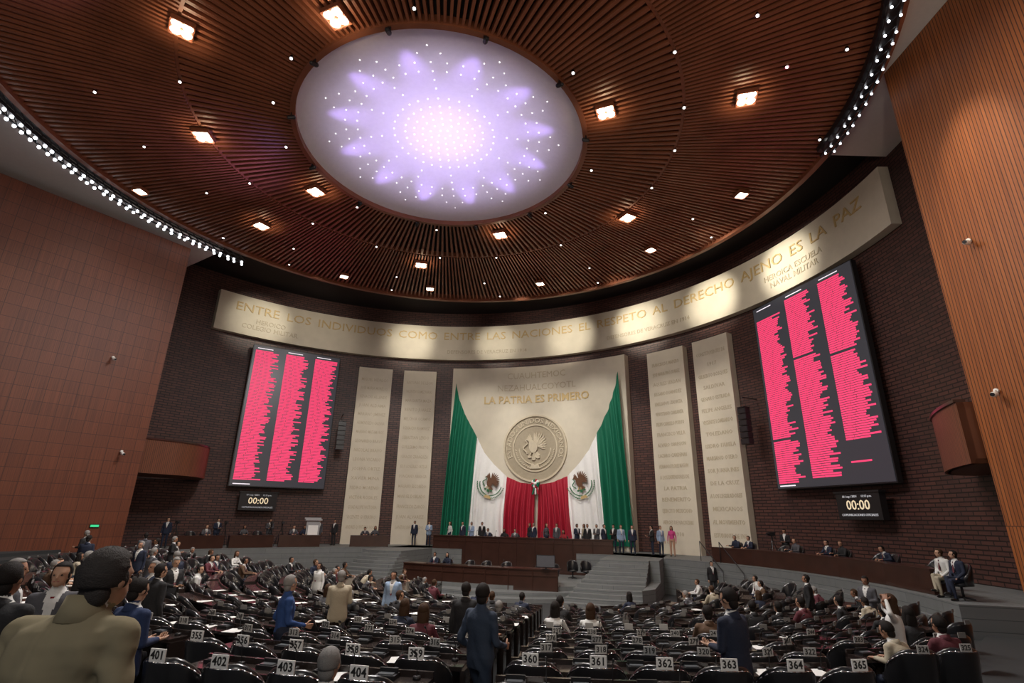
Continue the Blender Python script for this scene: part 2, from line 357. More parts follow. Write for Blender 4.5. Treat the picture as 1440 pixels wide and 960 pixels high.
# ------------------------------------------------------------------ stone band, pillars, panel
mb=MB(); mb.arc(W,22.1,22.58,12.75,15.78,-48.1,91.3,110)
band=meta(mb.obj('stone_frieze',[M_stone]),'long curved beige stone frieze with gold inscription','frieze')
smooth_angle(band)
words='ENTRE LOS INDIVIDUOS COMO ENTRE LAS NACIONES EL RESPETO AL DERECHO AJENO ES LA PAZ'.split()
geo=[text_geo(w_,.94,.04,-.002,align='LEFT') for w_ in words]; wid=[max(p[0] for p in g[0]) for g in geo]; gap=.45
total=sum(wid)+gap*(len(words)-1); k=rad(132.5)*22.1/total; xx=-total/2
for (v,f),w_ in zip(geo,wid):
    mb=MB(); mb.add([cy(21.2+math.degrees((x+xx)*k/22.1),22.09-d,14.85+y) for x,y,d in v],f); mb.obj('inscription_word',[M_gold],parent=band,fix=False); xx+=w_+gap
for key,ph,zz in (('b1',-38,13.7),('b2',44,13.55),('b3',74,13.7),('b2',8,13.45)):
    mb=MB(); wall_text(mb,key,ph,zz,22.1); mb.obj('small_inscription',[M_engr],parent=band,fix=False)
for i,(a,b) in enumerate(((-19.5,-12.5),(-10,-3),(43.5,51),(53,60))):
    mb=MB(); mb.arc(W,22.05,22.58,-2.05,11.65,a,b,8)
    p=meta(mb.obj('stone_pillar',[M_stone]),'tall beige stone slab engraved with rows of names','stone slab',group='inscribed stone slabs')
    smooth_angle(p)
    mb=MB(); wall_text(mb,'n%d'%i,(a+b)/2,4.9,22.05)
    mb.obj('engraved_names',[M_engr],parent=p,fix=False)
mb=MB(); mb.arc(W,21.95,22.58,-2.05,11.95,.7,38.8,30)
panel=meta(mb.obj('wall_panel',[M_stone]),'large beige stone panel with carved seal behind the flags','stone panel'); smooth_angle(panel)
mb=MB(); wall_text(mb,'p1',19.3,11.15,21.95); mb.obj('engraved_name',[M_engr],parent=panel,fix=False)
mb=MB(); wall_text(mb,'p2',19.3,10.15,21.95); mb.obj('engraved_name',[M_engr],parent=panel,fix=False)
mb=MB(); wall_text(mb,'p3',19.3,9.15,21.95); mb.obj('gold_motto',[M_gold],parent=panel,fix=False)
BODY=[(-.30,.44),(-.38,.42),(-.46,.34),(-.40,.34),(-.34,.34),(-.28,.28),(-.27,.15),(-.28,0),(-.22,-.15),(-.10,-.24),(.04,-.2),(.12,-.05),(.12,.12),(.02,.25),(-.1,.34),(-.2,.43)]
def seal(mb,place,R,d,mE=0,mL=0,mS=0,k=.8):
    def ex(pts,d0,d1,mi):
        n=len(pts); v=[place(x*R,y*R,d0) for x,y in pts]+[place(x*R,y*R,d1) for x,y in pts]
        mb.add(v,[tuple(range(n,2*n))]+[(i,(i+1)%n,n+(i+1)%n,n+i) for i in range(n)],mi)
    def lens(x,y,ang,L,w,d1,mi,s=0.0):
        a=rad(ang); c,sn=math.cos(a),math.sin(a); P=[(s,0),(L*.35,w),(L*.8,w*.9),(L,0),(L*.8,-w*.9),(L*.35,-w)]
        ex([(k*(x+p*c-q*sn),k*(y+p*sn+q*c)) for p,q in P],0,d1,mi)
    for i in range(10): lens(-.02,.12,92-i*12.5,.66-.02*abs(i-3),.040,d*(.75+.25*(i%2)),mE,.1)
    for i in range(6): lens(.02,.1,80-i*18,.40,.045,d*(1.15+.15*(i%2)),mE,.06)
    for i in range(5): lens(-.12,.26,112+i*13,.42-.03*i,.034,d*(.7+.2*(i%2)),mE,.1)
    for i in range(5): lens(.0,-.14,-92+i*13,.34,.035,d*(.8+.2*(i%2)),mE,.05)
    ex([(k*x,k*y) for x,y in BODY],0,d*1.5,mE)
    for x,y,a in ((-.16,-.18,-115),(-.03,-.2,-100)): lens(x,y,a,.2,.03,d*1.3,mS)
    sn=[(-.46+.10*math.sin(i*1.0),.34-.075*i) for i in range(9)]
    for i in range(8):
        (x0,y0),(x1,y1)=sn[i],sn[i+1]; nx,ny=(y1-y0),-(x1-x0); L=math.hypot(nx,ny); nx*=.026/L; ny*=.026/L
        ex([(k*(x0-nx),k*(y0-ny)),(k*(x1-nx),k*(y1-ny)),(k*(x1+nx),k*(y1+ny)),(k*(x0+nx),k*(y0+ny))],0,d*1.5,mL)
    for x,y in ((-.06,-.42),(-.26,-.4),(.14,-.42),(-.06,-.5)):
        ex([(k*(x+.09*math.cos(t)),k*(y+.06*math.sin(t))) for t in np.linspace(0,2*pi,11)[:-1]],0,d*1.1,mL)
    for i in range(24):
        a=190+i*160/23; b=rad(a)
        for rr,tw in ((.70,28),(.62,-28)):
            lens(rr/k*math.cos(b),rr/k*math.sin(b),a+90+(tw if a<270 else -tw)+(180 if a<270 else 0),.13,.028,d*.9,mL)
    ex([(-.13,-.60),(.13,-.60),(.2,-.74),(-.2,-.74)],0,d*1.2,mS)
mb=MB()
pc,pz=19.1,5.25
def plS(x,y,d): return cy(pc+math.degrees(x/21.95),21.95-d,pz+y)
def ringm(r0,r1,d,mi=0,n=64):
    v=[];f=[]
    for i in range(n):
        a=2*pi*i/n
        for r,dd in((r0,0),(r0,d),(r1,d),(r1,0)): v.append(plS(r*math.cos(a),r*math.sin(a),dd))
    for i in range(n):
        for k in range(3): f.append((4*i+k,4*i+k+1,4*((i+1)%n)+k+1,4*((i+1)%n)+k))
    mb.add(v,f,mi)
ringm(2.48,2.62,.14); ringm(1.74,1.84,.11); ringm(.01,2.5,.04,1)
seal(mb,plS,2.15,.13)
v,f=T['ring']; out=[]
for x,y,d in v:
    a=pi/2-(x/2.05); r=2.14+y*.95; out.append(plS(r*math.cos(a),r*math.sin(a),.07+d))
mb.add(out,f)
mb.obj('carved_seal',[M_relief,M_recess_shade],parent=panel,fix=False)
# ------------------------------------------------------------------ flags
def interp(xs,ys,x): return float(np.interp(x,xs,ys))
def flag(side):
    us=[0,.08,.2,.333,.45,.55,.667,.82,1]
    tp=[-6.9,-6.6,-6.0,-4.95,-4.3,-3.5,-2.45,-1.3,-.15]; tz=[10.6,9.3,7.9,6.1,4.9,4.0,3.05,2.6,2.45]
    bp=[-7.6,-7.2,-6.4,-5.4,-4.8,-4.0,-2.75,-1.6,-.12]
    root=bpy.data.objects.new('draped_flag',None); COL.objects.link(root); root.location=cy(19.7+side*10,21.6,-1.7)
    meta(root,'large draped green white and red national flag with eagle crest','flag')
    inv=Vector(root.location)
    def P(u,v,ex=0):
        p=interp(us,tp,u)*(1-v)+interp(us,bp,u)*v; z=interp(us,tz,u)*(1-v)+(-1.72)*v
        amp=.06+.17*min(1,v*1.5); fr=26
        if u>.667: fr=32; amp*=.9
        if .36<u<.64: amp*=.3
        d=.30+amp*math.sin(u*fr*2*pi/2+1.5*math.sin(3*v))+.06*math.sin(u*17+4*v)
        sag=.18*math.sin(u*pi)*math.sin(v*pi); d+=sag+ex
        w=Vector(cy(19.6-side*math.degrees(p/21.95),21.95-d,z)); return tuple(w-inv)
    for nm,u0,u1,m in (('green_stripe',0,.333,M_green),('white_stripe',.333,.667,M_fwhite),('red_stripe',.667,1,M_red)):
        mb=MB(); nu,nv=70,26; v=[];f=[]
        for i in range(nu+1):
            for j in range(nv+1): v.append(P(u0+(u1-u0)*i/nu,j/nv))
        for i in range(nu):
            for j in range(nv): a=i*(nv+1)+j; f.append((a,a+1,a+nv+2,a+nv+1))
        mb.add(v,f); mb.obj(nm,[m],parent=root,smooth=True,fix=False)
    mb=MB(); c0=(-3.65,2.5)
    def pl2(x,y,d):
        ca,sa=math.cos(rad(14)),math.sin(rad(14*side)); X=x*ca-y*sa; Y=x*sa+y*ca
        return tuple(Vector(cy(19.6+math.degrees((-c0[0]*side+X)/21.95),21.95-.60-d,c0[1]+Y))-inv)
    seal(mb,pl2,1.5,.03,0,1,2); mb.obj('coat_of_arms',[M_eagle,M_leaf,M_gold],parent=root,fix=False)
flag(-1); flag(1)
mb=MB(); kx=lambda x,z,d: cy(19.6+math.degrees(x/21.95),21.95-d,z)
for i in range(10):
    a=2*pi*i/10; mb.ell(kx(.2*math.cos(a),2.5+.2*math.sin(a),.62),(.15,.1,.15),8,6,i%3)
mb.ell(kx(0,2.5,.7),(.13,.13,.13),10,6,1)
for x,m in((-.22,0),(.0,1),(.22,2)): mb.cap(kx(x*.4,2.3,.6),kx(x,1.75,.62),.05,.07,8,m)
meta(mb.obj('ribbon_rosette',[M_green,M_fwhite,M_red],smooth=True),'tricolour ribbon rosette where the two flags meet','rosette')
# ------------------------------------------------------------------ screens and clocks
def frameM(phi,r,z):
    a=rad(phi); o=cy(phi,r,z)
    X=Vector((math.cos(a),-math.sin(a),0)); Y=Vector((-math.sin(a),-math.cos(a),0)); Z=Vector((0,0,1))
    m=Matrix.Identity(4); m.col[0][:3]=X; m.col[1][:3]=Y; m.col[2][:3]=Z; m.col[3][:3]=o; return m
def screen(phi0,phi1,z0,z1,seed,label):
    rnd=random.Random(seed); w=2*22*math.sin(rad(phi1-phi0)/2); h=z1-z0; M=frameM((phi0+phi1)/2,21.75,(z0+z1)/2)
    mb=MB(); mb.box((0,-.12,0),(w,.3,h)); root=mb.obj('voting_screen',[M_black]); root.matrix_world=M
    meta(root,label,'screen')
    mb=MB(); mb.box((0,.045,0),(w-.12,.03,h-.12)); mb.obj('display',[M_screen],parent=root)
    rows=86; cw=w/3; rh=(h-.85)/rows
    for c in range(3):
        mb=MB()
        x0=-w/2+.22+c*cw*1.0; nr=rows
        if seed==2 and c==2: nr=72
        blank={2:((62,),(30,),(34,))}.get(seed,((),(),()))[c]
        for r in range(nr):
            z=h/2-.40-(r+.5)*rh-(0.5 if (seed==2 and c==0) else 0)
            if z<-h/2+.34 or r in blank: continue
            ln=cw*(.52+.30*rnd.random()); k1=.22+.35*rnd.random(); g=.025
            mb.box((x0+ln*k1/2,.064,z),(ln*k1,.006,rh*.74)); mb.box((x0+ln*k1+g+(ln*(1-k1)-g)/2,.064,z),(ln*(1-k1)-g,.006,rh*.74))
        mb.box((x0+cw*.3,.064,h/2-.25),(cw*.5,.006,.05),1)
        if c==0: mb.box((-w/2+.8,.064,-h/2+.18),(1.1,.006,.06),1)
        if seed==2 and c==2: mb.box((x0+.6,.064,-h/2+1.05),(1.1,.006,.08),0)
        mb.obj('name_column',[M_pink,M_pinkw],parent=root,fix=False)
screen(-40.6,-23.6,1.8,12.15,1,'tall black voting screen filled with rows of pink names')
screen(65.7,84.2,1.7,12.4,2,'tall black voting screen with ragged pink name columns')
def clock(phi,z):
    M=frameM(phi,21.9,z); mb=MB(); mb.box((0,0,0),(2.45,.35,1.25)); mb.box((0,.02,.6),(2.6,.42,.08)); mb.box((0,-.3,.2),(.3,.6,.1)); r=mb.obj('digital_clock',[M_black]); r.matrix_world=M
    meta(r,'black digital clock reading 00:00 in amber under the screen','clock')
    for key,zz,m,nm in(('c0',.0,M_amber,'digits'),('c1',-.42,M_capt,'caption'),('c2',.40,M_capt,'date_line')):
        mb=MB(); v,f=T[key]; mb.add([(x,.18+d,y+zz) for x,y,d in v],f); mb.obj(nm,[m],parent=r,fix=False)
clock(-35.2,.85); clock(78.6,.80)
# ------------------------------------------------------------------ balconies
M_balc=brickmat('balcony_boards',(.15,.048,.021),(.18,.058,.025),(.055,.019,.010),.12,30,.014,rough=.5,bump=.5,nscale=(8,.5,1))
for p0,p1,r0,z0,z1 in ((-64,-45,18.4,2.1,4.0),(92.5,105.0,19.6,1.75,3.6)):
    mb=MB(); n=28; pts=[]
    for i in range(n+1):
        q=i/n; ph=p0+(p1-p0)*q
        if p0<0: ee=min(1,(1-q)/.45); rr=r0+3.6*(1-math.sqrt(max(0,1-(1-ee)**2)))
        else: rr=r0+2.6*(1-math.sqrt(max(0,1-(1-q)**2)))**.85
        pts.append((ph,rr))
    v=[];f=[]
    for ph,r in pts:
        for dr,z in ((0,z0),(0,z1),(.2,z1),(.2,z0)): v.append(cy(ph,r+dr,z))
    for i in range(n):
        for k in range(4): f.append((4*i+k,4*i+(k+1)%4,4*i+4+(k+1)%4,4*i+4+k))
    f+=[(3,2,1,0),(4*n,4*n+1,4*n+2,4*n+3)]; mb.add(v,f)
    if p0>0: mb.arc(W,r0,22.5,z0,z1,p1-.5,p1,2)
    base=[cy(ph,r+.1,0)[:2] for ph,r in pts]+[cy(p1,22.55,0)[:2],cy(p0,22.55,0)[:2]]; mb.prism(base,z0,z0+.15)
    b=meta(mb.obj('balcony',[M_balc],uv=uvcyl),'curved wooden box balcony on the wall','balcony'); smooth_angle(b,35)
    mb=MB(); v=[];f=[]
    for ph,r in pts:
        for dr,z in ((-.06,z1),(-.06,z1+.09),(.26,z1+.09),(.26,z1)): v.append(cy(ph,r+dr,z))
    for i in range(n):
        for k in range(4): f.append((4*i+k,4*i+(k+1)%4,4*i+4+(k+1)%4,4*i+4+k))
    f+=[(3,2,1,0),(4*n,4*n+1,4*n+2,4*n+3)]; mb.add(v,f); mb.obj('balcony_rail',[M_darkwood],parent=b)
# ------------------------------------------------------------------ dais furniture
def desk_long(name,sc_,tc,L,dep,ztop,zfl,label,curve=0,zfront=None):
    zf=zfront if zfront is not None else zfl
    root=bpy.data.objects.new(name,None); COL.objects.link(root); x,y=ST(sc_,tc); root.location=(x,y,zf); root.rotation_euler=(0,0,STROT); meta(root,label,'table')
    hh=ztop-zf; n=16
    def strip(mb,y0,y1,z0,z1,mi=0):
        v=[];f=[]
        for i in range(n+1):
            q=-1+2*i/n; cx=q*L/2; oy=curve*(q*q)
            for yy,zz in((y0,z0),(y0,z1),(y1,z1),(y1,z0)): v.append((cx,yy+oy,zz))
        for i in range(n):
            for k in range(4): f.append((4*i+k,4*i+(k+1)%4,4*i+4+(k+1)%4,4*i+4+k))
        f+=[(3,2,1,0),(4*n,4*n+1,4*n+2,4*n+3)]; mb.add(v,f,mi)
    mb=MB(); strip(mb,-dep/2-.05,dep/2,hh-.06,hh); mb.obj('table_top',[M_darkwood],parent=root)
    mb=MB(); strip(mb,-dep/2,-dep/2+.06,0,hh-.06); strip(mb,-dep/2-.03,-dep/2,hh-.35,hh-.28); strip(mb,-dep/2-.04,-dep/2,0,.15)
    for i in range(int(L/1.2)+1):
        q=-1+2*i/int(L/1.2); mb.box((q*(L/2-.03),-dep/2-.015+curve*q*q,hh*.5),(.04,.05,hh-.2))
    mb.obj('front_panel',[M_darkwood],parent=root)
    return root
desk_long('dais_table',0,5.0,12.5,.8,-1.2,-2.05,'long dark wood presiding table on the stage',.25,-3.3)
desk_long('lower_dais_table',0,11.8,9,.8,-2.46,-3.3,'long dark wood secretaries table before the dais',.35,-3.9)
# ------------------------------------------------------------------ chair prototypes
class Proto:
    def __init__(s,root,kids): s.root=root; s.kids=kids
def inst(p,loc,rz=0,scale=1,label=None,cat=None,group=None,mats=None,kids=True,name=None):
    o=p.root.copy(); COL.objects.link(o); o.location=loc; o.rotation_euler=(0,0,rz); o.scale=(scale,)*3
    if name: o.name=name
    meta(o,label,cat,None,group)
    if mats:
        for i,m in enumerate(mats):
            if m and i<len(o.material_slots): o.material_slots[i].link='OBJECT'; o.material_slots[i].material=m
    if kids:
        for k in p.kids:
            c=k.copy(); COL.objects.link(c); c.parent=o; c.name=k.name.split('.')[0]
    return o
def shell(mb,mi=0,n=16,top=1.0,w=.285):
    sec=[];ths=[rad(-112+224*i/n) for i in range(n+1)]
    for th in ths:
        c=math.cos(th); hi=.64+(top-.64)*max(0,min(1,(c+.15)/1.0))**.7
        ring=[]
        for (dr,z) in ((-.03,.40),(.03,.40),(.04,.55),(.055,hi-.07),(.04,hi-.015),(.015,hi),(-.012,hi-.015),(-.02,hi-.07),(-.035,.55)):
            rr=w+dr+.05*max(0,z-.5)
            ring.append((math.sin(th)*rr,-c*rr*.95,z))
        sec.append(ring)
    m=len(sec[0]); v=[p for r in sec for p in r]; f=[]
    for i in range(n):
        for k in range(m): f.append((i*m+k,i*m+(k+1)%m,(i+1)*m+(k+1)%m,(i+1)*m+k))
    f+=[tuple(range(m)),tuple(range(n*m+m-1,n*m-1,-1))]; mb.add(v,f,mi)
def seatm(mb,mi=0): mb.ell((0,.02,.43),(.27,.28,.075),16,6,mi)
def basem(mb,mi=1):
    mb.cyl((0,0,.08),(0,0,.4),.035,.035,8,mi)
    for i in range(5):
        a=2*pi*i/5; mb.cap((0,0,.09),(.26*math.cos(a),.26*math.sin(a),.05),.03,.02,6,mi,2)
def trimm(mb,mi,n=14):
    pts=[]
    for i in range(n+1):
        th=rad(-80+160*i/n); c=math.cos(th); hi=.64+(1.0-.64)*max(0,min(1,(c+.15)/1.0))**.7; rr=.285+.05+.05*(hi-.5); pts.append((math.sin(th)*rr,-c*rr*.95,hi-.045))
    for a,b in zip(pts,pts[1:]): mb.cyl(a,b,.008,.008,5,mi)
mb=MB(); shell(mb); back_o=mb.obj('backrest',[M_leather],link=False,smooth=True)
mb=MB(); trimm(mb,0); trim_o=mb.obj('backrest_piping',[M_chrome],link=False,smooth=True)
mb=MB(); seatm(mb); seat_o=mb.obj('seat',[M_leather],link=False,smooth=True)
mb=MB(); basem(mb,0); base_o=mb.obj('chair_base',[M_black],link=False,smooth=True)
PW,PH=.178,.115
mb=MB(); mb.box((0,-.350,1.025),(PW,.012,PH)); plate_o=mb.obj('number_plate',[M_white],link=False); mb=MB(); mb.box((0,-.350,1.01),(PW*.85,.012,PH*.85)); plate2_o=mb.obj('number_plate',[M_palecard],link=False)
chair_e=bpy.data.objects.new('swivel_chair',None)
P_chair=Proto(chair_e,[back_o,trim_o,seat_o,base_o])
mb=MB(); shell(mb,n=10); seatm(mb); basem(mb); P_chairS=Proto(mb.obj('swivel_chair',[M_leather,M_black],link=False,smooth=True),[])
mb=MB(); shell(mb,n=10); seatm(mb); basem(mb); mb.box((0,-.350,1.0),(.13,.012,.08),2); P_chairP=Proto(mb.obj('swivel_chair',[M_leather,M_black,M_greycard],link=False,smooth=True),[])
smooth_angle(P_chairP.root,50)
# seat rows
aisles=[-112,-64,-50,-36,-21.6,-7.6,9,24,40,56,74,100]
seats=[];deskspecs=[]
for k in range(1,-12,-1):
    r=R0+1.15*k+(.12 if k==1 else 0); z=rowz(r)-(.03 if k==1 else 0)
    for ai in range(len(aisles)-1):
        a0,a1=aisles[ai]+math.degrees(.64/r),aisles[ai+1]-math.degrees(.64/r)
        if k==1 and ai==4: a1-=.35
        sp=.725 if ai<5 else .69; n=int((rad(a1-a0)*r)/sp+1.05)
        if n<1: continue
        st=math.degrees(sp/r); ok=[]
        for i in range(n):
            a=(a1-i*st) if aisles[ai+1]<=-7 else (a0+i*st)
            x,y=S[0]+r*math.sin(rad(a)),S[1]-r*math.cos(rad(a))
            s_,t_=st_of(x,y)
            good = math.hypot(x-W[0],y-W[1])<(16.2 if x<0 else 17.0) and y<26.5 and x<13.1 and not(t_<16.2 and abs(s_)<11) and y>1 and abs(x)<(y+2.5)*1.12
            if -16.6*(x+20)+11.2*(y-29)>-14: good=False
            if k==1 and a<-17: good=False
            if good: ok.append(a); seats.append((x,y,z,a,k,i,ai))
        if ok:
            ok.sort(); run=[ok[0]]
            for a in ok[1:]+[999]:
                if a-run[-1]>st*1.5:
                    deskspecs.append((r,z,run[0]-st*.5,run[-1]+st*.5)); run=[a]
                else: run.append(a)
seats.sort(key=lambda q:math.hypot(q[0],q[1]))
NUM={1:(404,405),0:(359,360),-1:(316,317),-2:(275,276),-3:(236,237)}
rest=MB()
def addcopy(dst,src_me,M):
    v=[tuple(M@x.co) for x in src_me.vertices]; k=len(dst.v); dst.v+=v; dst.f+=[tuple(i+k for i in p.vertices) for p in src_me.polygons]; dst.m+=[p.material_index for p in src_me.polygons]
for idx,(x,y,z,a,k,i,ai) in enumerate(seats):
    rz=rad(a)+(random.uniform(-.08,.08) if k>=0 else random.uniform(-.28,.28)); rot=rad(a)+random.uniform(-.5,.5)
    if idx<70:
        noplate=(k==1 and ai>=5); far=k<0
        o=inst(P_chair,(x,y,z),rz,1,'black leather swivel chair' if noplate else 'black leather swivel chair with numbered white card','chair',group='numbered assembly chairs')
        if noplate: continue
        pl=bpy.data.objects.new('number_plate',(plate2_o if far else plate_o).data); COL.objects.link(pl); pl.parent=o
        if k in NUM:
            num=NUM[k][0]-i if aisles[ai+1]<=-7 else NUM[k][1]+i
            if ai!=4 and aisles[ai+1]<=-7: num-=6*(4-ai)
            if ai>5: num+=7*(ai-5)
            mbt=MB(); sdig=str(num); q_=.85 if far else 1; zc=1.01 if far else 1.025
            for j,ch in enumerate(sdig):
                v,f=DIG[ch]; mbt.add([(p[0]*.72*q_+(j-1)*.052*q_,-.358-p[2],zc+p[1]*.78*q_) for p in v],f)
            mbt.obj('printed_number',[M_digits],parent=pl,fix=False)
    elif idx<300:
        inst(P_chairP,(x,y,z),rot,1,'black leather swivel chair with white card','chair',group='numbered assembly chairs')
    else: addcopy(rest,P_chairP.root.data,Matrix.Translation((x,y,z))@Matrix.Rotation(rot,4,'Z'))
if rest.v: meta(rest.obj('swivel_chair',[M_leather,M_black,M_greycard],fix=False,smooth=True),'remaining far rows of black leather swivel chairs','chair','stuff')
for (r,z,a0,a1) in deskspecs:
    n=max(2,int((a1-a0)/1.5)); p0,p1=180-a1,180-a0
    mb=MB(); mb.arc(S,r-.74,r-.36,z+.70,z+.745,p0,p1,n)
    d=meta(mb.obj('curved_desk',[M_desk]),'curved dark polished desk shared by a row of seats','desk',group='curved assembly desks')
    mb=MB(); mb.arc(S,r-.74,r-.70,z,z+.80,p0,p1,n)
    for p in(p0,p1): mb.arc(S,r-.72,r-.38,z,z+.70,p-.08,p+.08,1)
    mb.obj('modesty_panel',[M_desk],parent=d)
# desk objects
mb=MB(); mb.cyl((0,0,0),(0,0,.03),.045,.04,10); mb.cap((0,0,.03),(0,-.03,.2),.006,.006,6); mb.cap((0,-.03,.2),(0,-.11,.27),.006,.006,6); mb.cap((0,-.11,.27),(0,-.15,.29),.014,.014,8)
P_mic=Proto(mb.obj('gooseneck_microphone',[M_black],link=False,smooth=True),[])
mb=MB(); mb.box((0,0,.001),(.21,.3,.002)); mb.box((.03,.02,.003),(.21,.3,.002),0,.2); mb.box((.0,-.02,.005),(.2,.29,.002),0,-.15)
P_paper=Proto(mb.obj('paper_stack',[M_paper],link=False),[])
mb=MB(); mb.box((0,0,.02),(.22,.16,.04)); mb.box((0,-.02,.045),(.16,.08,.012),1); mb.box((0,.05,.06),(.2,.03,.05))
P_term=Proto(mb.obj('voting_terminal',[M_black,mat('terminal_keys',(.10,.11,.12),.3)],link=False),[])
for idx,(x,y,z,a,k,i,ai) in enumerate(seats[:230]):
    dx,dy=-math.sin(rad(a)),math.cos(rad(a)); rz=rad(a)
    def on(dr,ds,h=.745): return (x+dx*dr+math.cos(rz)*ds,y+dy*dr+math.sin(rz)*ds,z+h)
    if idx<110: inst(P_mic,on(.62,.2),rz,1,'thin black gooseneck microphone on the desk','microphone',group='desk microphones')
    if idx<110: inst(P_term,on(.6,-.12),rz,1,'small black voting terminal on the desk','terminal',group='desk voting terminals')
    if random.random()<.42: inst(P_paper,on(.5,.12+random.uniform(-.1,.1)),rz+random.uniform(-.4,.4),1,'loose stack of white papers on the desk','papers',group='papers on the desks')
# ------------------------------------------------------------------ people
SKIN=[mat('skin_a',(.36,.19,.12),.55),mat('skin_b',(.45,.26,.17),.55),mat('skin_c',(.28,.14,.085),.55)]
def hm_(n,c): return mat(n,c,.75,bump=.35,bscale=160,spec=.25)
HAIR=[hm_('hair_black',(.012,.009,.008)),hm_('hair_brown',(.05,.025,.012)),hm_('hair_grey',(.22,.21,.20)),hm_('hair_dark_grey',(.035,.03,.028))]
def cl(n,c): return mat('cloth_'+n,c,.85,var=.12,scale=8,bump=.25,bscale=30)
navy=cl('navy',(.012,.018,.04)); blk=cl('black',(.012,.012,.014)); gry=cl('grey',(.07,.07,.08)); tan=mat('cloth_olive_tan',(.24,.205,.13),.95,var=.2,scale=5,bump=.9,bscale=6,spec=.15); wht=cl('white',(.62,.62,.6)); blu=cl('blue',(.02,.06,.20)); den=cl('denim',(.025,.04,.07)); red_=cl('red',(.3,.02,.03)); pnk=cl('pink',(.5,.05,.2)); bei=cl('beige',(.4,.35,.26)); gre=cl('green',(.04,.1,.07)); lbl=cl('light_blue',(.25,.34,.48)); mar=cl('maroon',(.10,.02,.03)); brn=cl('brown',(.10,.055,.03))
shoe=mat('shoe_black',(.01,.01,.01),.3); lips=mat('lips',(.3,.08,.07),.5); eye=mat('eye_dark',(.02,.012,.01),.2)
SLOTS=[SKIN[0],navy,navy,shoe,wht,red_,eye,lips]
def hand(mb,w,d,n,curl=.5,thumb=1):
    d=Vector(d).normalized(); n=Vector(n); n=(n-d*n.dot(d)).normalized(); s=d.cross(n)*thumb; w=Vector(w)
    for q in np.linspace(-1,1,4): mb.cap(w+s*.014*q,w+d*.085+s*.026*q,.017,.014,7,0,2)
    for i,(q,L) in enumerate(((-1,.062),(-.34,.076),(.34,.082),(1,.074))):
        b=w+d*.085+s*.03*q; cdir=d
        for sg in range(3):
            ln=L*(.45,.32,.26)[sg]; c=rad((18,32,28)[sg]*curl*2); ax=cdir*math.cos(c)+n*math.sin(c)
            e=b+ax*ln; mb.cap(b,e,.0095-.001*sg,.0088-.001*sg,6,0,2)
            cdir=ax.normalized(); b=e
    b=w+d*.025+s*.03; m=b+(d*.6+s*.75+n*.3).normalized()*.045; e=m+(d*.9+s*.2+n*.4).normalized()*.035
    mb.cap(b,m,.014,.011,6,0,2); mb.cap(m,e,.011,.009,6,0,2)
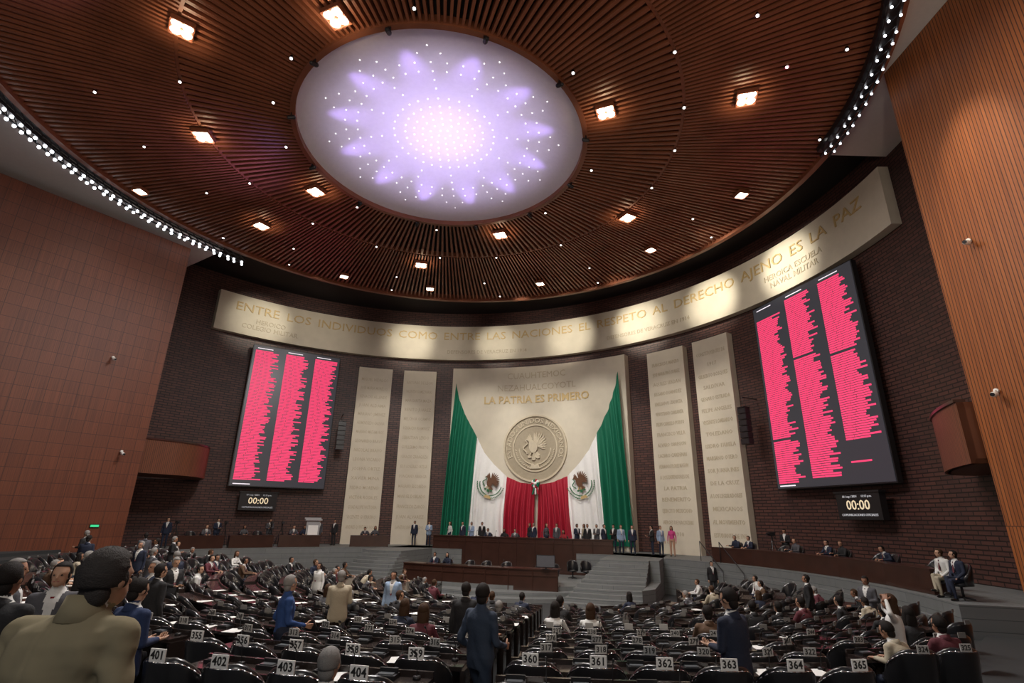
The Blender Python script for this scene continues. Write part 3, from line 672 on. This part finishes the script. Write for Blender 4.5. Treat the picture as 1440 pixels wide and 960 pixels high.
def person(J,female=False,voxel=.014,hair='short',jacket=True,hyaw=0,hpitch=0,tie=True,curl=.5,wr=0,bk=1.0,sit=4,fuzzy=False):
    g=lambda k:Vector(J[k]); prims=[]
    mb=MB()
    def cap(a,b,ra,rb,tag): mb.cap(a,b,ra,rb,14,0,4); prims.append((Vector(a),Vector(b),ra,rb,tag))
    def ell(c,r,tag,R=None): mb.ell(c,r,16,10,0,R); prims.append((Vector(c),Vector(c)+Vector((0,0,.001)),max(r)*.85,max(r)*.85,tag))
    pel,che,nk,hd=g('pelvis'),g('chest'),g('neck'),g('head'); fs=.88 if female else 1
    up=(nk-pel).normalized(); shx=(g('shR')-g('shL')).normalized()
    fw=Vector((-shx.y,shx.x,0)).normalized() if abs(shx.z)<.9 else Vector((0,1,0))
    R=Matrix((shx,fw,shx.cross(fw))).transposed()
    bulk=1.05 if jacket else .98
    us=[-.38,-.25,0,.3,.6,.8,.88,.95,1.02,1.1]
    ws=[.17,.19,.183,.163,.185,.20,.185,.125,.075,.05]; ds=[.11,.132,.130,.118,.130,.118,.10,.078,.062,.045]
    if not jacket: us=us[1:]; ws=ws[1:]; ds=ds[1:]; ws[0]=.16; ds[0]=.115
    if female: ws=[w*(.86 if u>.2 else 1.0) for w,u in zip(ws,us)]
    v=[];f=[];n=24
    for u,w_,d_ in zip(us,ws,ds):
        c=pel+(che-pel)*(u/.6) if u<=.6 else che+(nk-che)*((u-.6)/.4)
        if u<0: c=pel+Vector((0,0,u*.5))
        for j in range(n):
            a=2*pi*j/n; ca,sa=math.cos(a),math.sin(a)
            ca=math.copysign(abs(ca)**.85,ca); sa=math.copysign(abs(sa)**.85,sa)
            k_=bulk*bk*(1 if u<.9 else 1/(bulk*bk))
            v.append(c+shx*(ca*w_*k_)+fw*(sa*d_*k_))
    m_=len(us)
    for i in range(m_-1):
        for j in range(n): f.append((i*n+j,i*n+(j+1)%n,(i+1)*n+(j+1)%n,(i+1)*n+j))
    f+=[tuple(range(n-1,-1,-1)),tuple(range((m_-1)*n,m_*n))]; mb.add([tuple(p) for p in v],f)
    prims.append((pel+Vector((0,0,-.1 if jacket else .04)),che,.155*bulk,.16*bulk,1)); prims.append((che,nk-up*.06,.16*bulk,.13,1))
    if not jacket: prims.append((pel-shx*.06,pel+shx*.06,.13,.13,2))
    if not jacket: prims.append((pel+Vector((0,0,-.08)),pel+Vector((0,0,-.02)),.16,.15,2))
    cap(g('shL'),g('shR'),.062*fs*bulk*bk,.062*fs*bulk*bk,1)
    if female:
        for sg in(-1,1): ell(che+shx*.075*sg+fw*.08,(.062,.06,.065),1,R)
    cap(nk-up*.02,hd-Vector((0,0,.05)),.055*fs,.051*fs,0)
    HR=Euler((hpitch,0,hyaw)).to_matrix()@R
    ell(hd+HR@Vector((0,-.01,.02)),(.077,.096,.098),0,HR); ell(hd+HR@Vector((0,.022,-.05)),(.060,.068,.072),0,HR); ell(hd+HR@Vector((0,.05,-.085)),(.032,.032,.028),0,HR)
    cap(hd+HR@Vector((0,.082,.015)),hd+HR@Vector((0,.104,-.022)),.010,.014,0)
    for sg in(-1,1): ell(hd+HR@Vector((sg*.079,-.005,-.012)),(.011,.022,.032),0,HR); cap(hd+HR@Vector((sg*.015,.078,.025)),hd+HR@Vector((sg*.05,.068,.022)),.011,.009,0)
    for sd in 'LR':
        sh,el,wr_=g('sh'+sd),g('el'+sd),g('wr'+sd)
        cap(sh,el,.058*fs*bulk*bk,.045*fs*bulk*bk,1); cap(el,wr_,.045*fs*bulk*bk,.033*bulk*fs,1)
        dd=(wr_-el).normalized(); cap(wr_,wr_+dd*.02,.026,.024,0)
        hp,kn,an=g('hip'+sd),g('kn'+sd),g('an'+sd)
        cap(hp,kn,.088,.060,2); cap(kn,an,.060,.046,2); cap(an,an+Vector((0,0,-.02)),.046,.045,2)
        td=g('toe'+sd)-an; td.z=0; td.normalize() ; base=Vector((an.x,an.y,g('toe'+sd).z))
        cap(base-td*.05,base+td*.14,.036,.034,3); cap(an+Vector((0,0,-.02)),base,.04,.036,3)
    o=mb.obj('person',[SKIN[0]])
    md=o.modifiers.new('r','REMESH'); md.mode='VOXEL'; md.voxel_size=voxel; md.use_smooth_shade=True
    ms=o.modifiers.new('s','SMOOTH'); ms.factor=.5; ms.iterations=sit
    dg=bpy.context.evaluated_depsgraph_get(); dg.update(); me=bpy.data.meshes.new_from_object(o.evaluated_get(dg))
    bpy.data.objects.remove(o)
    nv=len(me.vertices); co=np.empty(nv*3); me.vertices.foreach_get('co',co); co=co.reshape(-1,3)
    faces=[tuple(p.vertices) for p in me.polygons]; fa=np.array([co[list(q)].mean(0) for q in faces])
    best=np.full(len(fa),1e9); tag=np.zeros(len(fa),int)
    for a,b,ra,rb,t in prims:
        a=np.array(a);b=np.array(b);ab=b-a;L=ab@ab; h=np.clip(((fa-a)@ab)/L,0,1); d=np.linalg.norm(fa-a-h[:,None]*ab,axis=1)-(ra+(rb-ra)*h)
        mk=d<best; best[mk]=d[mk]; tag[mk]=t
    rel=fa-np.array(nk); X=rel@np.array(shx); Y=rel@np.array(fw); Z=rel[:,2]
    tag[(tag==0)&(Z<.0)&(np.abs(X)<.3)&(Z>-.3)&(np.hypot(X,Y)<.25)]=1
    if jacket:
        vz=(Z+.34)/.34; mk=(tag==1)&(Y>.03)&(Z>-.34)&(np.abs(X)<.075*np.clip(vz,0,1.3)); tag[mk]=4
        mk=(tag<=1)&(Z>-.02)&(Z<.045)&(np.hypot(X,Y)<.085); tag[mk]=4
        vent=(tag==2)&(fa[:,2]>pel.z-.12)&(fa[:,2]>hd.z-.95)&(np.abs(X)<.25)&(fa[:,1]<pel.y+.12); tag[vent]=1
    if wr:
        fx=co[:,0];fz=co[:,2]; arm=np.clip((np.abs(fx)-.17)*20,0,1)
        ddn=wr*(arm*np.sin(fz*60+fx*30+2*np.sin(fz*13))+(1-arm)*1.1*np.sin(fz*20+np.abs(fx)*38+1.5*np.sin(fx*9+fz*7)))*np.clip((1.42-fz)*8,0,1)
        ddn=ddn-.004*np.exp(-(fx/.006)**2)*(co[:,1]<0)*(fz<1.44)
        nn=np.empty(nv*3); me.vertices.foreach_get('normal',nn); co=co+nn.reshape(-1,3)*ddn[:,None]
    out=MB(); out.v=[tuple(p) for p in co]; out.f=faces; out.m=[int(t) for t in tag]
    if jacket and tie:
        c0=nk+fw*(.085)-up*.04
        pts=[(0.018,0),(.012,-.03),(.032,-.27),(0,-.31),(-.032,-.27),(-.012,-.03),(-.018,0)]
        pr=[c0+shx*x+Vector((0,0,z))+fw*(.04*min(1,-z*8)+.012) for x,z in pts]; out.add([tuple(p) for p in pr]+[tuple(p-fw*.02) for p in pr],[tuple(range(7)),]+[(i,(i+1)%7,7+(i+1)%7,7+i) for i in range(7)],5)
    for sg in(-1,1):
        out.ell(hd+HR@Vector((sg*.031,.077,.004)),(.012,.008,.008),8,6,6,HR)
    out.cap(hd+HR@Vector((-.02,.082,-.055)),hd+HR@Vector((.02,.082,-.055)),.006,.006,6,7,2)
    for sd,sg in(('L',-1),('R',1)):
        el,w=g('el'+sd),g('wr'+sd); d=(w-el).normalized(); n=J.get('palm'+sd,tuple(-shx*sg)); hm=MB(); hand(hm,w+d*.015,d,n,curl,thumb=J.get('th'+sd,sg*1)); out.add(hm.v,hm.f,0)
    body=out.obj('person',SLOTS,link=False,fix=False,smooth=True)
    kids=[]; hr_=random.Random(3)
    def hfn(p):
        if p.y>.035 and p.z<.055: p=Vector((p.x*.72,p.y*.7,p.z*.9))
        elif hair!='long' and p.z<-.055: p=Vector((p.x*.8,p.y*.84,p.z*.9))
        if fuzzy: p=p*(1.03+.045*hr_.random())
        return p
    hm=MB(); hm.ell(hd+HR@Vector((0,-.018,.024)),(.087,.104,.105),54 if fuzzy else 26,44 if fuzzy else 20,0,HR,hfn)
    if hair=='long':
        hm.ell(hd+HR@Vector((0,-.062,-.09)),(.088,.058,.17),16,12,0,HR)
        for sg in(-1,1): hm.ell(hd+HR@Vector((sg*.076,-.02,-.06)),(.022,.05,.13),10,8,0,HR)
    else:
        for sg in(-1,1): hm.ell(hd+HR@Vector((sg*.074,.012,.0)),(.010,.02,.035),8,6,0,HR)
        hm.ell(hd+HR@Vector((0,-.05,-.048)),(.066,.048,.066),40 if fuzzy else 16,30 if fuzzy else 10,0,HR,(lambda p:p*(1+.05*hr_.random())) if fuzzy else None)
    kids.append(hm.obj('hair',[HAIR[0]],link=False,smooth=True))
    if jacket:
        cm=MB(); v=[];f=[]; n=20; up_=.022 if fuzzy else 0
        for i in range(n+1):
            a=rad(-150+300*i/n); c=math.cos(a); sn=math.sin(a)
            for rr,zz in ((.066,.030+.014*c+up_),(.076,.034+.014*c+up_),(.104,-.03),(.085,-.045)):
                p=nk+shx*(sn*rr)+fw*(-c*rr*.95)+Vector((0,0,zz-.03*(1-c)*.6)); v.append(tuple(p))
        for i in range(n):
            for k in range(4): f.append((4*i+k,4*i+(k+1)%4,4*i+4+(k+1)%4,4*i+4+k))
        cm.add(v,f); kids.append(cm.obj('jacket_collar',[navy],link=False,smooth=True))
    return Proto(body,kids)
def standJ(**kw):
    J=dict(pelvis=(0,0,.97),chest=(0,0,1.27),neck=(0,-.005,1.47),head=(0,.02,1.625),shL=(-.18,0,1.40),shR=(.18,0,1.40),elL=(-.235,-.03,1.12),elR=(.235,-.03,1.12),wrL=(-.25,.04,.87),wrR=(.25,.04,.87),
      hipL=(-.09,0,.93),hipR=(.09,0,.93),knL=(-.10,.02,.50),knR=(.10,.02,.50),anL=(-.11,-.02,.10),anR=(.11,-.02,.10),toeL=(-.13,.1,.036),toeR=(.13,.1,.036)); J.update(kw); return J
def sitJ(**kw):
    J=dict(pelvis=(0,-.06,.58),chest=(0,-.03,.88),neck=(0,.0,1.08),head=(0,.04,1.235),shL=(-.18,-.01,1.01),shR=(.18,-.01,1.01),elL=(-.24,.12,.80),elR=(.24,.12,.80),wrL=(-.14,.36,.79),wrR=(.14,.36,.79),
      hipL=(-.09,-.04,.53),hipR=(.09,-.04,.53),knL=(-.12,.36,.53),knR=(.12,.36,.53),anL=(-.12,.34,.11),anR=(.12,.34,.11),toeL=(-.13,.46,.036),toeR=(.13,.46,.036),palmL=(0,0,-1),palmR=(0,0,-1)); J.update(kw); return J
A={}
A['stand']=person(standJ())
A['front']=person(standJ(elL=(-.22,.02,1.14),elR=(.23,.0,1.14),wrL=(-.07,.26,1.12),wrR=(.09,.27,1.12),palmL=(0,0,1),palmR=(0,0,1)),hpitch=-.25)
A['walk']=person(standJ(knL=(-.1,.16,.52),anL=(-.1,.22,.12),toeL=(-.1,.34,.05),knR=(.1,-.02,.5),anR=(.1,-.28,.16),toeR=(.11,-.16,.04),elL=(-.24,-.10,1.13),wrL=(-.20,.12,1.0),elR=(.23,.02,1.12),wrR=(.16,.26,1.06)),jacket=False,hyaw=.45,wr=.005,voxel=.012)
A['woman']=person(standJ(shL=(-.16,0,1.39),shR=(.16,0,1.39)),female=True,hair='long',jacket=False)
A['armsup']=person(standJ(elL=(-.38,.05,1.50),elR=(.38,.08,1.48),wrL=(-.20,.06,1.66),wrR=(.2,.08,1.64),palmL=(1,0,0),palmR=(-1,0,0)),female=True,hair='long',jacket=False)
A['sit']=person(sitJ(),jacket=True)
A['lean']=person(sitJ(chest=(.0,.06,.86),neck=(.02,.16,1.03),head=(.03,.24,1.16),shL=(-.17,.13,.97),shR=(.19,.13,.96)),jacket=True,hpitch=-.3)
A['sitcas']=person(sitJ(elR=(.26,.02,.80),wrR=(.3,.22,.83),head=(.02,.05,1.23)),jacket=False,hyaw=.5)
A['sitw']=person(sitJ(shL=(-.16,-.01,1.0),shR=(.16,-.01,1.0)),female=True,hair='long',jacket=False)
A['sitback']=person(sitJ(wrL=(-.16,.2,.6),wrR=(.05,.22,.6),elL=(-.24,.02,.76),elR=(.22,.02,.76),knR=(.0,.38,.6),anR=(-.1,.46,.22),toeR=(-.1,.6,.2)),hyaw=-.4)
near=person(standJ(head=(.10,.035,1.605),neck=(.055,0,1.485),chest=(.01,0,1.27),shL=(-.20,.0,1.385),shR=(.24,0,1.395),elL=(-.28,-.04,1.12),elR=(.305,-.03,1.12),wrL=(-.27,.12,.92),wrR=(.30,.08,.88)),voxel=.009,hyaw=-.15,wr=.006,bk=1.16,sit=8,fuzzy=True)
def put(key,x,y,z,face,label,top=navy,tr=None,hair=0,skin=None,shirt=wht,tie=None,sc_=1.0,group=None):
    p=A[key] if isinstance(key,str) else key
    tr=tr or top; sk=SKIN[skin if skin is not None else random.randrange(3)]
    o=inst(p,(x,y,z),rad(face),sc_,label,'person',group,mats=[sk,top,tr,shoe,shirt,tie or mar,None,None])
    for c in o.children:
        if c.name.startswith('hair'): c.material_slots[0].link='OBJECT'; c.material_slots[0].material=HAIR[hair]
        if c.name.startswith('jacket'): c.material_slots[0].link='OBJECT'; c.material_slots[0].material=top
    return o
# facing: 0 = +Y (towards stage), 180 = towards camera
put(near,-1.90,2.55,-1.94,-6,'person in olive tan jacket standing with back turned',tan,gry,3,1,sc_=1.03)
put('stand',-3.75,4.3,-2.12,5,'person in black suit standing with back turned',blk,hair=0)
put('stand',-5.7,6.6,-2.28,-60,'person in grey suit with grey hair standing sideways',gry,hair=2)
put('stand',-4.6,5.9,-2.25,200,'person in grey suit and red tie facing the rows',gry,hair=0,tie=red_)
put('front',-3.95,6.15,-2.42,-20,'person in dark blue suit holding hands forward',cl('royal',(.014,.03,.09)),navy,0)
put('stand',-6.1,10,-2.6,-30,'person in black suit standing among the seats',blk,hair=0)
put('walk',-3.35,8.8,-2.63,-60,'person with grey hair in blue jacket walking between rows',blu,navy,2)
put('walk',-.32,7.1,-2.55,-40,'person in dark denim shirt walking in the aisle',den,den,0,sc_=1.02)
put('stand',-.75,10.3,-2.85,-10,'person in black clothes standing in the aisle',blk,hair=0)
put('front',2.6,6.75,-2.52,35,'person in dark navy suit standing and looking down',navy,hair=0,sc_=1.02)
put('armsup',6.1,9.2,-2.80,60,'person in white top with arms raised to long hair',wht,blk,1)
put('front',-3.5,12,-2.85,20,'person with grey hair in beige shirt standing',bei,gry,2)
put('stand',-6.8,20.5,-3.38,150,'person in white shirt standing near the stage',wht,blk,0)
put('stand',-3.2,16,-3.2,170,'person in pale shirt facing the seats',lbl,navy,0)
for x,y,f,m in ((-15.2,20.3,10,navy),(-15.3,23.6,40,gry),(-13.9,23.3,-60,blk),(-12.4,19,170,navy),(-13.4,21.4,120,blk),(-11,17.5,-30,gry),(-16.6,22.0,90,blk),(-9.5,16.2,60,navy),(-8.2,14.0,-120,blk),(-7.2,11.6,150,navy),(-9.2,12.4,-20,blk)):
    put(random.choice(['stand','front']),x,y,floorz(x,y),f,'person in dark suit standing among the rows',m,hair=random.choice([0,0,2]),group='people standing among the seats')
put('front',9.9,15.8,floorz(9.9,15.8),120,'person in grey jacket standing beside the seats',gry,hair=0)
put('stand',9.0,17.2,floorz(9,17.2),60,'person in dark jacket standing beside the seats',blk,hair=0)
put('stand',10.55,29.4,-3.72,185,'person in black suit standing below the walkway',blk,hair=0)
# stage
def fst(): return math.degrees(STROT)+180
for x,y,key,m,f in ((-7,41.2,'stand',navy,170),(-5.9,41,'front',lbl,200)):
    put(key,x,y,-2.05,f,'person standing beside the stone slabs on the stage',m,navy)
for px,py,key,m,f in ((7.7,34.7,'stand',navy,170),(8.9,34.6,'front',blk,90),(9.35,34.3,'stand',lbl,200),(9.95,34.0,'woman',pnk,150)):
    put(key,px,py,-2.05,f,'person in pink dress standing on the stage' if m is pnk else 'person in business clothes standing on the stage',m,SKIN[1] if m is pnk else navy,1 if key=='woman' else 0,skin=1)
for s,t,key,m in ((-5.6,3.9,'woman',wht),(-4.6,3.9,'stand',navy),(-4.0,3.7,'front',lbl),(-3.4,3.2,'stand',blk),(.2,3.2,'woman',blk),(.7,3.9,'stand',navy),(1.6,3.9,'woman',gry),(2.1,3.1,'stand',gry),(3.7,3.9,'front',navy),(4.0,3.1,'woman',bei),(4.4,3.9,'stand',blk),(4.9,3.3,'front',gry),(5.5,3.9,'stand',navy),(6.0,3.2,'front',blk),(6.6,4.0,'stand',lbl)):
    x,y=ST(s,t); put(key,x,y,-2.05,fst()+random.uniform(-60,60),'person standing behind the presiding table',m,navy,hair=random.choice([0,0,1,2]) if key!='woman' else 1,group='people behind the presiding table')
for s,key,m in ((-2.6,'sit',navy),(-1.4,'sitw',blk),(-.6,'sit',gry),(2.8,'sitw',red_)):
    x,y=ST(s,4.0); inst(P_chairS,(x,y,-2.05),rad(fst()),1,'black leather chair behind the presiding table','chair',group='stage chairs'); put(key,x,y,-2.05,fst(),'person seated at the presiding table',m,navy,group='people seated on the stage')
for s,key in ((-3.2,'sit'),(-2.4,'sitw'),(-1,None),(0,None),(1.2,None),(3.2,None),(3.9,None)):
    x,y=ST(s,10.6); inst(P_chairS,(x,y,-3.3),rad(fst()),1,'black leather chair behind the secretaries table','chair',group='stage chairs')
    if key: put(key,x,y,-3.3,fst(),'person seated behind the secretaries table',navy,group='people seated on the stage')
for s in (4.2,5.0): x,y=ST(s,7.4); inst(P_chairS,(x,y,-3.3),rad(fst()+20),1,'black leather chair beside the steps','chair',group='stage chairs')
for s in (-4.8,-3,-1.6,0,1.6,3,4.8): x,y=ST(s,5.15); inst(P_mic,(x,y,-1.2),rad(fst()),1.3,'black gooseneck microphone on the presiding table','microphone',group='stage microphones')
for s in (-3,-1.5,1.5): x,y=ST(s,11.9); inst(P_mic,(x,y,-2.46),rad(fst()),1.2,'black gooseneck microphone on the secretaries table','microphone',group='stage microphones')
mb=MB(); mb.box((0,0,.38),(1.0,.05,.6)); mb.box((0,-.03,.38),(.94,.01,.54),1); mb.cyl((0,.03,0),(0,.03,.2),.04,.04,8); mb.box((0,0,.01),(.35,.22,.02))
mo=mb.obj('monitor',[M_black,mat('grey_screen',(.1,.1,.11),.3)]); x,y=ST(3.9,12.0); mo.location=(x,y,-2.46); mo.rotation_euler=(0,0,STROT); meta(mo,'flat monitor standing on the secretaries table','monitor')
# walkway tables with people
def wtable(phi,r,L=2.6):
    M=frameM(phi,r,-2.05); mb=MB(); mb.box((0,0,.72),(L,.65,.05)); mb.box((0,.3,.36),(L,.03,.7)); mb.box((-L/2+.03,0,.35),(.05,.6,.7)); mb.box((L/2-.03,0,.35),(.05,.6,.7))
    o=mb.obj('walkway_table',[M_darkwood]); o.matrix_world=M; meta(o,'dark wooden table on the raised walkway','table',group='walkway tables')
cols=[navy,blk,gry,wht,blk,navy,blk,navy,gry]
for phi in (64,72,80,88,96): wtable(phi,18.9)
for phi in (-46,-37,-28,-14): wtable(phi,18.9)
for phi in (62.5,65,71,73.5,79,81.5,87,89,95.5,-47,-44.5,-38,-35.5,-29,-27,-15,-13):
    x,y,_=cy(phi,19.6,0); f=180-phi
    inst(P_chairS,(x,y,-2.05),rad(f),1,'black chair behind a walkway table','chair',group='walkway chairs')
    if random.random()<.75: put(random.choice(['sit','sitw','sitcas','lean']),x,y,-2.05,f,'person seated at a walkway table',random.choice(cols),navy,hair=random.choice([0,0,1]),group='people seated on the walkway')
for phi in (-50,-42,-33,-24,-21,69):
    x,y,_=cy(phi,20.6,0); put(random.choice(['stand','front']),x,y,-2.05,180-phi+random.uniform(-40,40),'person standing on the raised walkway',random.choice([blk,navy,gry]),hair=0,group='people standing on the walkway')
for phi,m in ((101,wht),(103.3,navy)):
    x,y,_=cy(phi,18.85,0); inst(P_chairS,(x,y,-2.05),rad(180-phi+15),1,'black chair at the end of the walkway','chair',group='walkway chairs')
    put('sitback',x,y,-2.05,180-phi+15,'person seated with legs crossed at the walkway end',m,bei if m is wht else navy,1 if m is wht else 0)
# tripods / cameras
def tripod(x,y,z,rz):
    e=bpy.data.objects.new('camera_tripod',None); COL.objects.link(e); e.location=(x,y,z); e.rotation_euler=(0,0,rz); meta(e,'black video camera on a tall tripod','video camera',group='press cameras')
    for i in range(3):
        a=2*pi*i/3; mb=MB(); mb.cap((0,0,1.25),(.4*math.cos(a),.4*math.sin(a),.02),.022,.015,6,0,2); mb.obj('leg',[M_black],parent=e)
    mb=MB(); mb.box((0,0,1.48),(.13,.36,.17)); mb.cyl((0,.18,1.48),(0,.32,1.48),.055,.065,12); mb.box((-.1,-.1,1.55),(.1,.06,.07)); mb.cyl((0,0,1.2),(0,0,1.42),.035,.04,8); mb.cap((0,-.1,1.38),(.1,-.4,1.2),.012,.012,6); mb.obj('camera_body',[M_black],parent=e)
for phi in (-49,-41,-33,-31,68): x,y,_=cy(phi,20.1,0); tripod(x,y,-2.05,rad(180-phi))
# lectern
x,y,_=cy(-25.5,19.6,0)
mb=MB(); mb.box((0,0,.05),(.8,.6,.1)); mb.prism([(-.28,-.2),(.28,-.2),(.34,.2),(-.34,.2)],.1,1.25); mb.box((0,0,1.32),(.85,.6,.07)); mb.box((0,-.24,1.38),(.85,.04,.1)); mb.box((0,.27,.75),(.5,.02,.6),1)
lc=mb.obj('lectern',[mat('grey_lectern',(.35,.35,.36),.5),M_white]); lc.location=(x,y,-2.05); lc.rotation_euler=(0,0,rad(180+25.5)); lc.scale=(1.3,1.3,1.3); meta(lc,'grey lectern with sloping top on the walkway','lectern')
# line array speakers
for phi,z in ((-21.8,6.9),(63,6.4)):
    M=frameM(phi,21.3,z); e=bpy.data.objects.new('line_array_speaker',None); COL.objects.link(e); e.matrix_world=M; meta(e,'black hanging line array loudspeaker on the wall','loudspeaker')
    mb=MB(); mb.cyl((0,0,0),(0,0,.7),.012,.012,6); mb.cyl((0,-.0,.65),(0,-1.25,.65),.03,.03,6); mb.box((0,0,.02),(.5,.5,.05)); mb.obj('bracket',[M_black],parent=e)
    for i in range(6): mb=MB(); mb.prism([(-.28,-.2),(.28,-.2),(.28,.2),(-.28,.2)],-.36*i-.34,-.36*i-.02); mb.box((0,.21,-.36*i-.18),(.5,.02,.27)); mb.obj('speaker_cabinet',[M_blackp],parent=e)
# security cameras on walls
def seccam(x,y,z,nx,ny,label='white security camera on a wall bracket'):
    mb=MB(); mb.cyl((0,0,0),(.12*1,0,0),.06,.06,12); mb.cap((.1,0,0),(.24,0,-.06),.025,.025,8); mb.cap((.2,0,-.12),(.40,0,-.16),.075,.075,12); mb.cyl((.42,0,-.16),(.48,0,-.17),.055,.055,12,1)
    o=mb.obj('security_camera',[M_white,M_black],smooth=False); o.location=(x,y,z); o.rotation_euler=(0,0,math.atan2(ny,nx)); meta(o,label,'security camera')
seccam(14.05,14.2,8.3,-1,-.6); seccam(14.05,14.7,3.7,-1,-.6)
for (x,y,z) in ((-21.35,26.87,7.8),(-20.5,28.05,3.0),(-24.75,21.85,1.5)): seccam(x,y,z,.83,-.55)
def exitsign(x,y,z,rz):
    mb=MB(); mb.box((0,0,0),(.42,.06,.16)); mb.box((0,-.035,0),(.36,.01,.10),1); o=mb.obj('exit_sign',[M_black,M_exit]); o.location=(x,y,z); o.rotation_euler=(0,0,rz); meta(o,'small glowing green exit sign on the wood wall','exit sign')
exitsign(-20.75,27.85,-.7,rad(56)); exitsign(-24.6,22.2,-.3,rad(56))
# handrail near steps right
for phi in (58,62):
    a=Vector(cy(phi,18.5,-2.05)); b=Vector(cy(phi+1.5,18.0,-2.9)); mb=MB()
    mb.cap(a+Vector((0,0,1.0)),b+Vector((.6,-1.2,.5)),.025,.025,8); mb.cyl(a,a+Vector((0,0,1.0)),.022,.022,8); c=b+Vector((.6,-1.2,.5)); mb.cyl(Vector((c.x,c.y,-3.6)),c,.022,.022,8)
    meta(mb.obj('handrail',[M_black],smooth=True),'thin black metal handrail by the walkway','handrail')
# seated audience
rs=random.Random(11); cnt=0
lab='person seated at an assembly desk, seen from behind'
for idx,(x,y,z,a,k,i,ai) in enumerate(seats):
    if k==1:
        if ai==5 and i in (4,6): pass
        else: continue
    elif k==0:
        if not(ai==6 and i in(1,3)): continue
    else:
        p=.13 if x<-3 else (.09 if x<3 else .24)
        if x<-9: p=.24
        if k in(-1,-2) : p*=.6
        if rs.random()>p: continue
    key=rs.choice(['sit','lean','sitcas','sitw','sit','sitback','lean']); m=rs.choice([navy,blk,gry,blk,navy,blk,blk,mar,gry,bei,brn,navy,wht])
    hr=rs.choice([0,0,0,1,2]) if key!='sitw' else rs.choice([0,1,1])
    put(key,x,y,z,a+rs.uniform(-25,25),lab,m,navy,hr,group='seated audience',sc_=rs.uniform(.95,1.03)); cnt+=1
    if cnt>125: break
x,y=-1.42,4.75; zz=-2.36; inst(P_chair,(x,y,zz),rad(-9),1,'black leather swivel chair with person seated','chair'); put('sit',x,y,zz,-9,'person with grey balding hair seated in a front chair',gry,hair=2)
# ------------------------------------------------------------------ lights for frieze, panel, walls, then added fill lights
for ph,dp,pw,sz in ((-40,9,3400,34),(-9,11,4200,30),(10,-10,3600,28),(27,12,5200,30),(42,-10,7200,30),(58,10,8800,30),(73,-9,8600,30)):
    b=cy(ph+dp,13.6,15.5); t=cy(ph,22.1,14.1); area(b,pw*.72,.3,(1,.92,.76),t,spot=sz,blend=.95)
for ph in (-30,-5,20,45,70): area(cy(ph,15.5,15.3),480,.1,(1,.9,.76),cy(ph,22.1,14.3),spot=80,blend=1)
for ph in (8,20,32): area(cy(ph,12,15.3),2700,.3,(1,.95,.86),cy(ph,22,5),spot=45,blend=.7)
for ph in (-13,48,57): area(cy(ph,12,15.3),1900,.3,(1,.93,.82),cy(ph,22,5),spot=38,blend=.7)
for y_,p_ in ((13,1500),(9.5,1400)): area((11.4,y_,15.6),p_,.1,(1,.82,.58),(14.05,y_+.2,9.5),spot=40,blend=.9)
area((6,9,14.5),1500,.4,(1,.82,.6),(14.1,10,9),spot=75,blend=1)  # extra broad spot added to brighten the right wall
area((-17.5,20,15.2),420,.3,(1,.78,.6),(-24,21,6),spot=70,blend=1)
area((-2,14,15.3),2600,3,(1,.95,.9))  # large unseen overhead area light added for general brightness
area((-6,22,15.3),1600,3,(1,.95,.9))  # second unseen overhead area light, added likewise
for x_ in (-12,0,11): area((x_,-5,4.5),2000,.6,(1,.78,.58),(-3.3,20,15.5),spot=105,blend=.6)  # unseen warm spots added behind the camera to lift the ceiling
area((-1,-4,6),240,2.5,(1,.95,.88),(-1,6,-2))  # unseen fill added behind the camera for the foreground figures
for x_,y_ in ((-13,11),(8,10),(-12,22)): area((x_,y_,13.0),480,.4,(.55,.35,1),(x_*1.12,y_-1,16),spot=110,blend=1)  # unseen violet spots added to tint the ceiling slats
w=bpy.data.worlds.new('World'); sc.world=w; w.use_nodes=True; bg=w.node_tree.nodes['Background']; bg.inputs[0].default_value=(.75,.8,1,1); bg.inputs[1].default_value=.08
# ------------------------------------------------------------------ camera
cam=bpy.data.cameras.new('Camera'); cam.sensor_width=36; cam.lens=735/1440*36; cam.clip_end=200; cam.clip_start=.05
co=bpy.data.objects.new('Camera',cam); COL.objects.link(co)
th,ro=.3255,.0165
F=Vector((0,math.cos(th),math.sin(th)));U0=Vector((0,-math.sin(th),math.cos(th)));Rx=Vector((1,0,0))
Rr=Rx*math.cos(ro)+U0*math.sin(ro);Uu=-Rx*math.sin(ro)+U0*math.cos(ro)
m=Matrix.Identity(4); m.col[0][:3]=Rr; m.col[1][:3]=Uu; m.col[2][:3]=-F; co.matrix_world=m
sc.camera=co
sc.view_settings.view_transform='Standard'
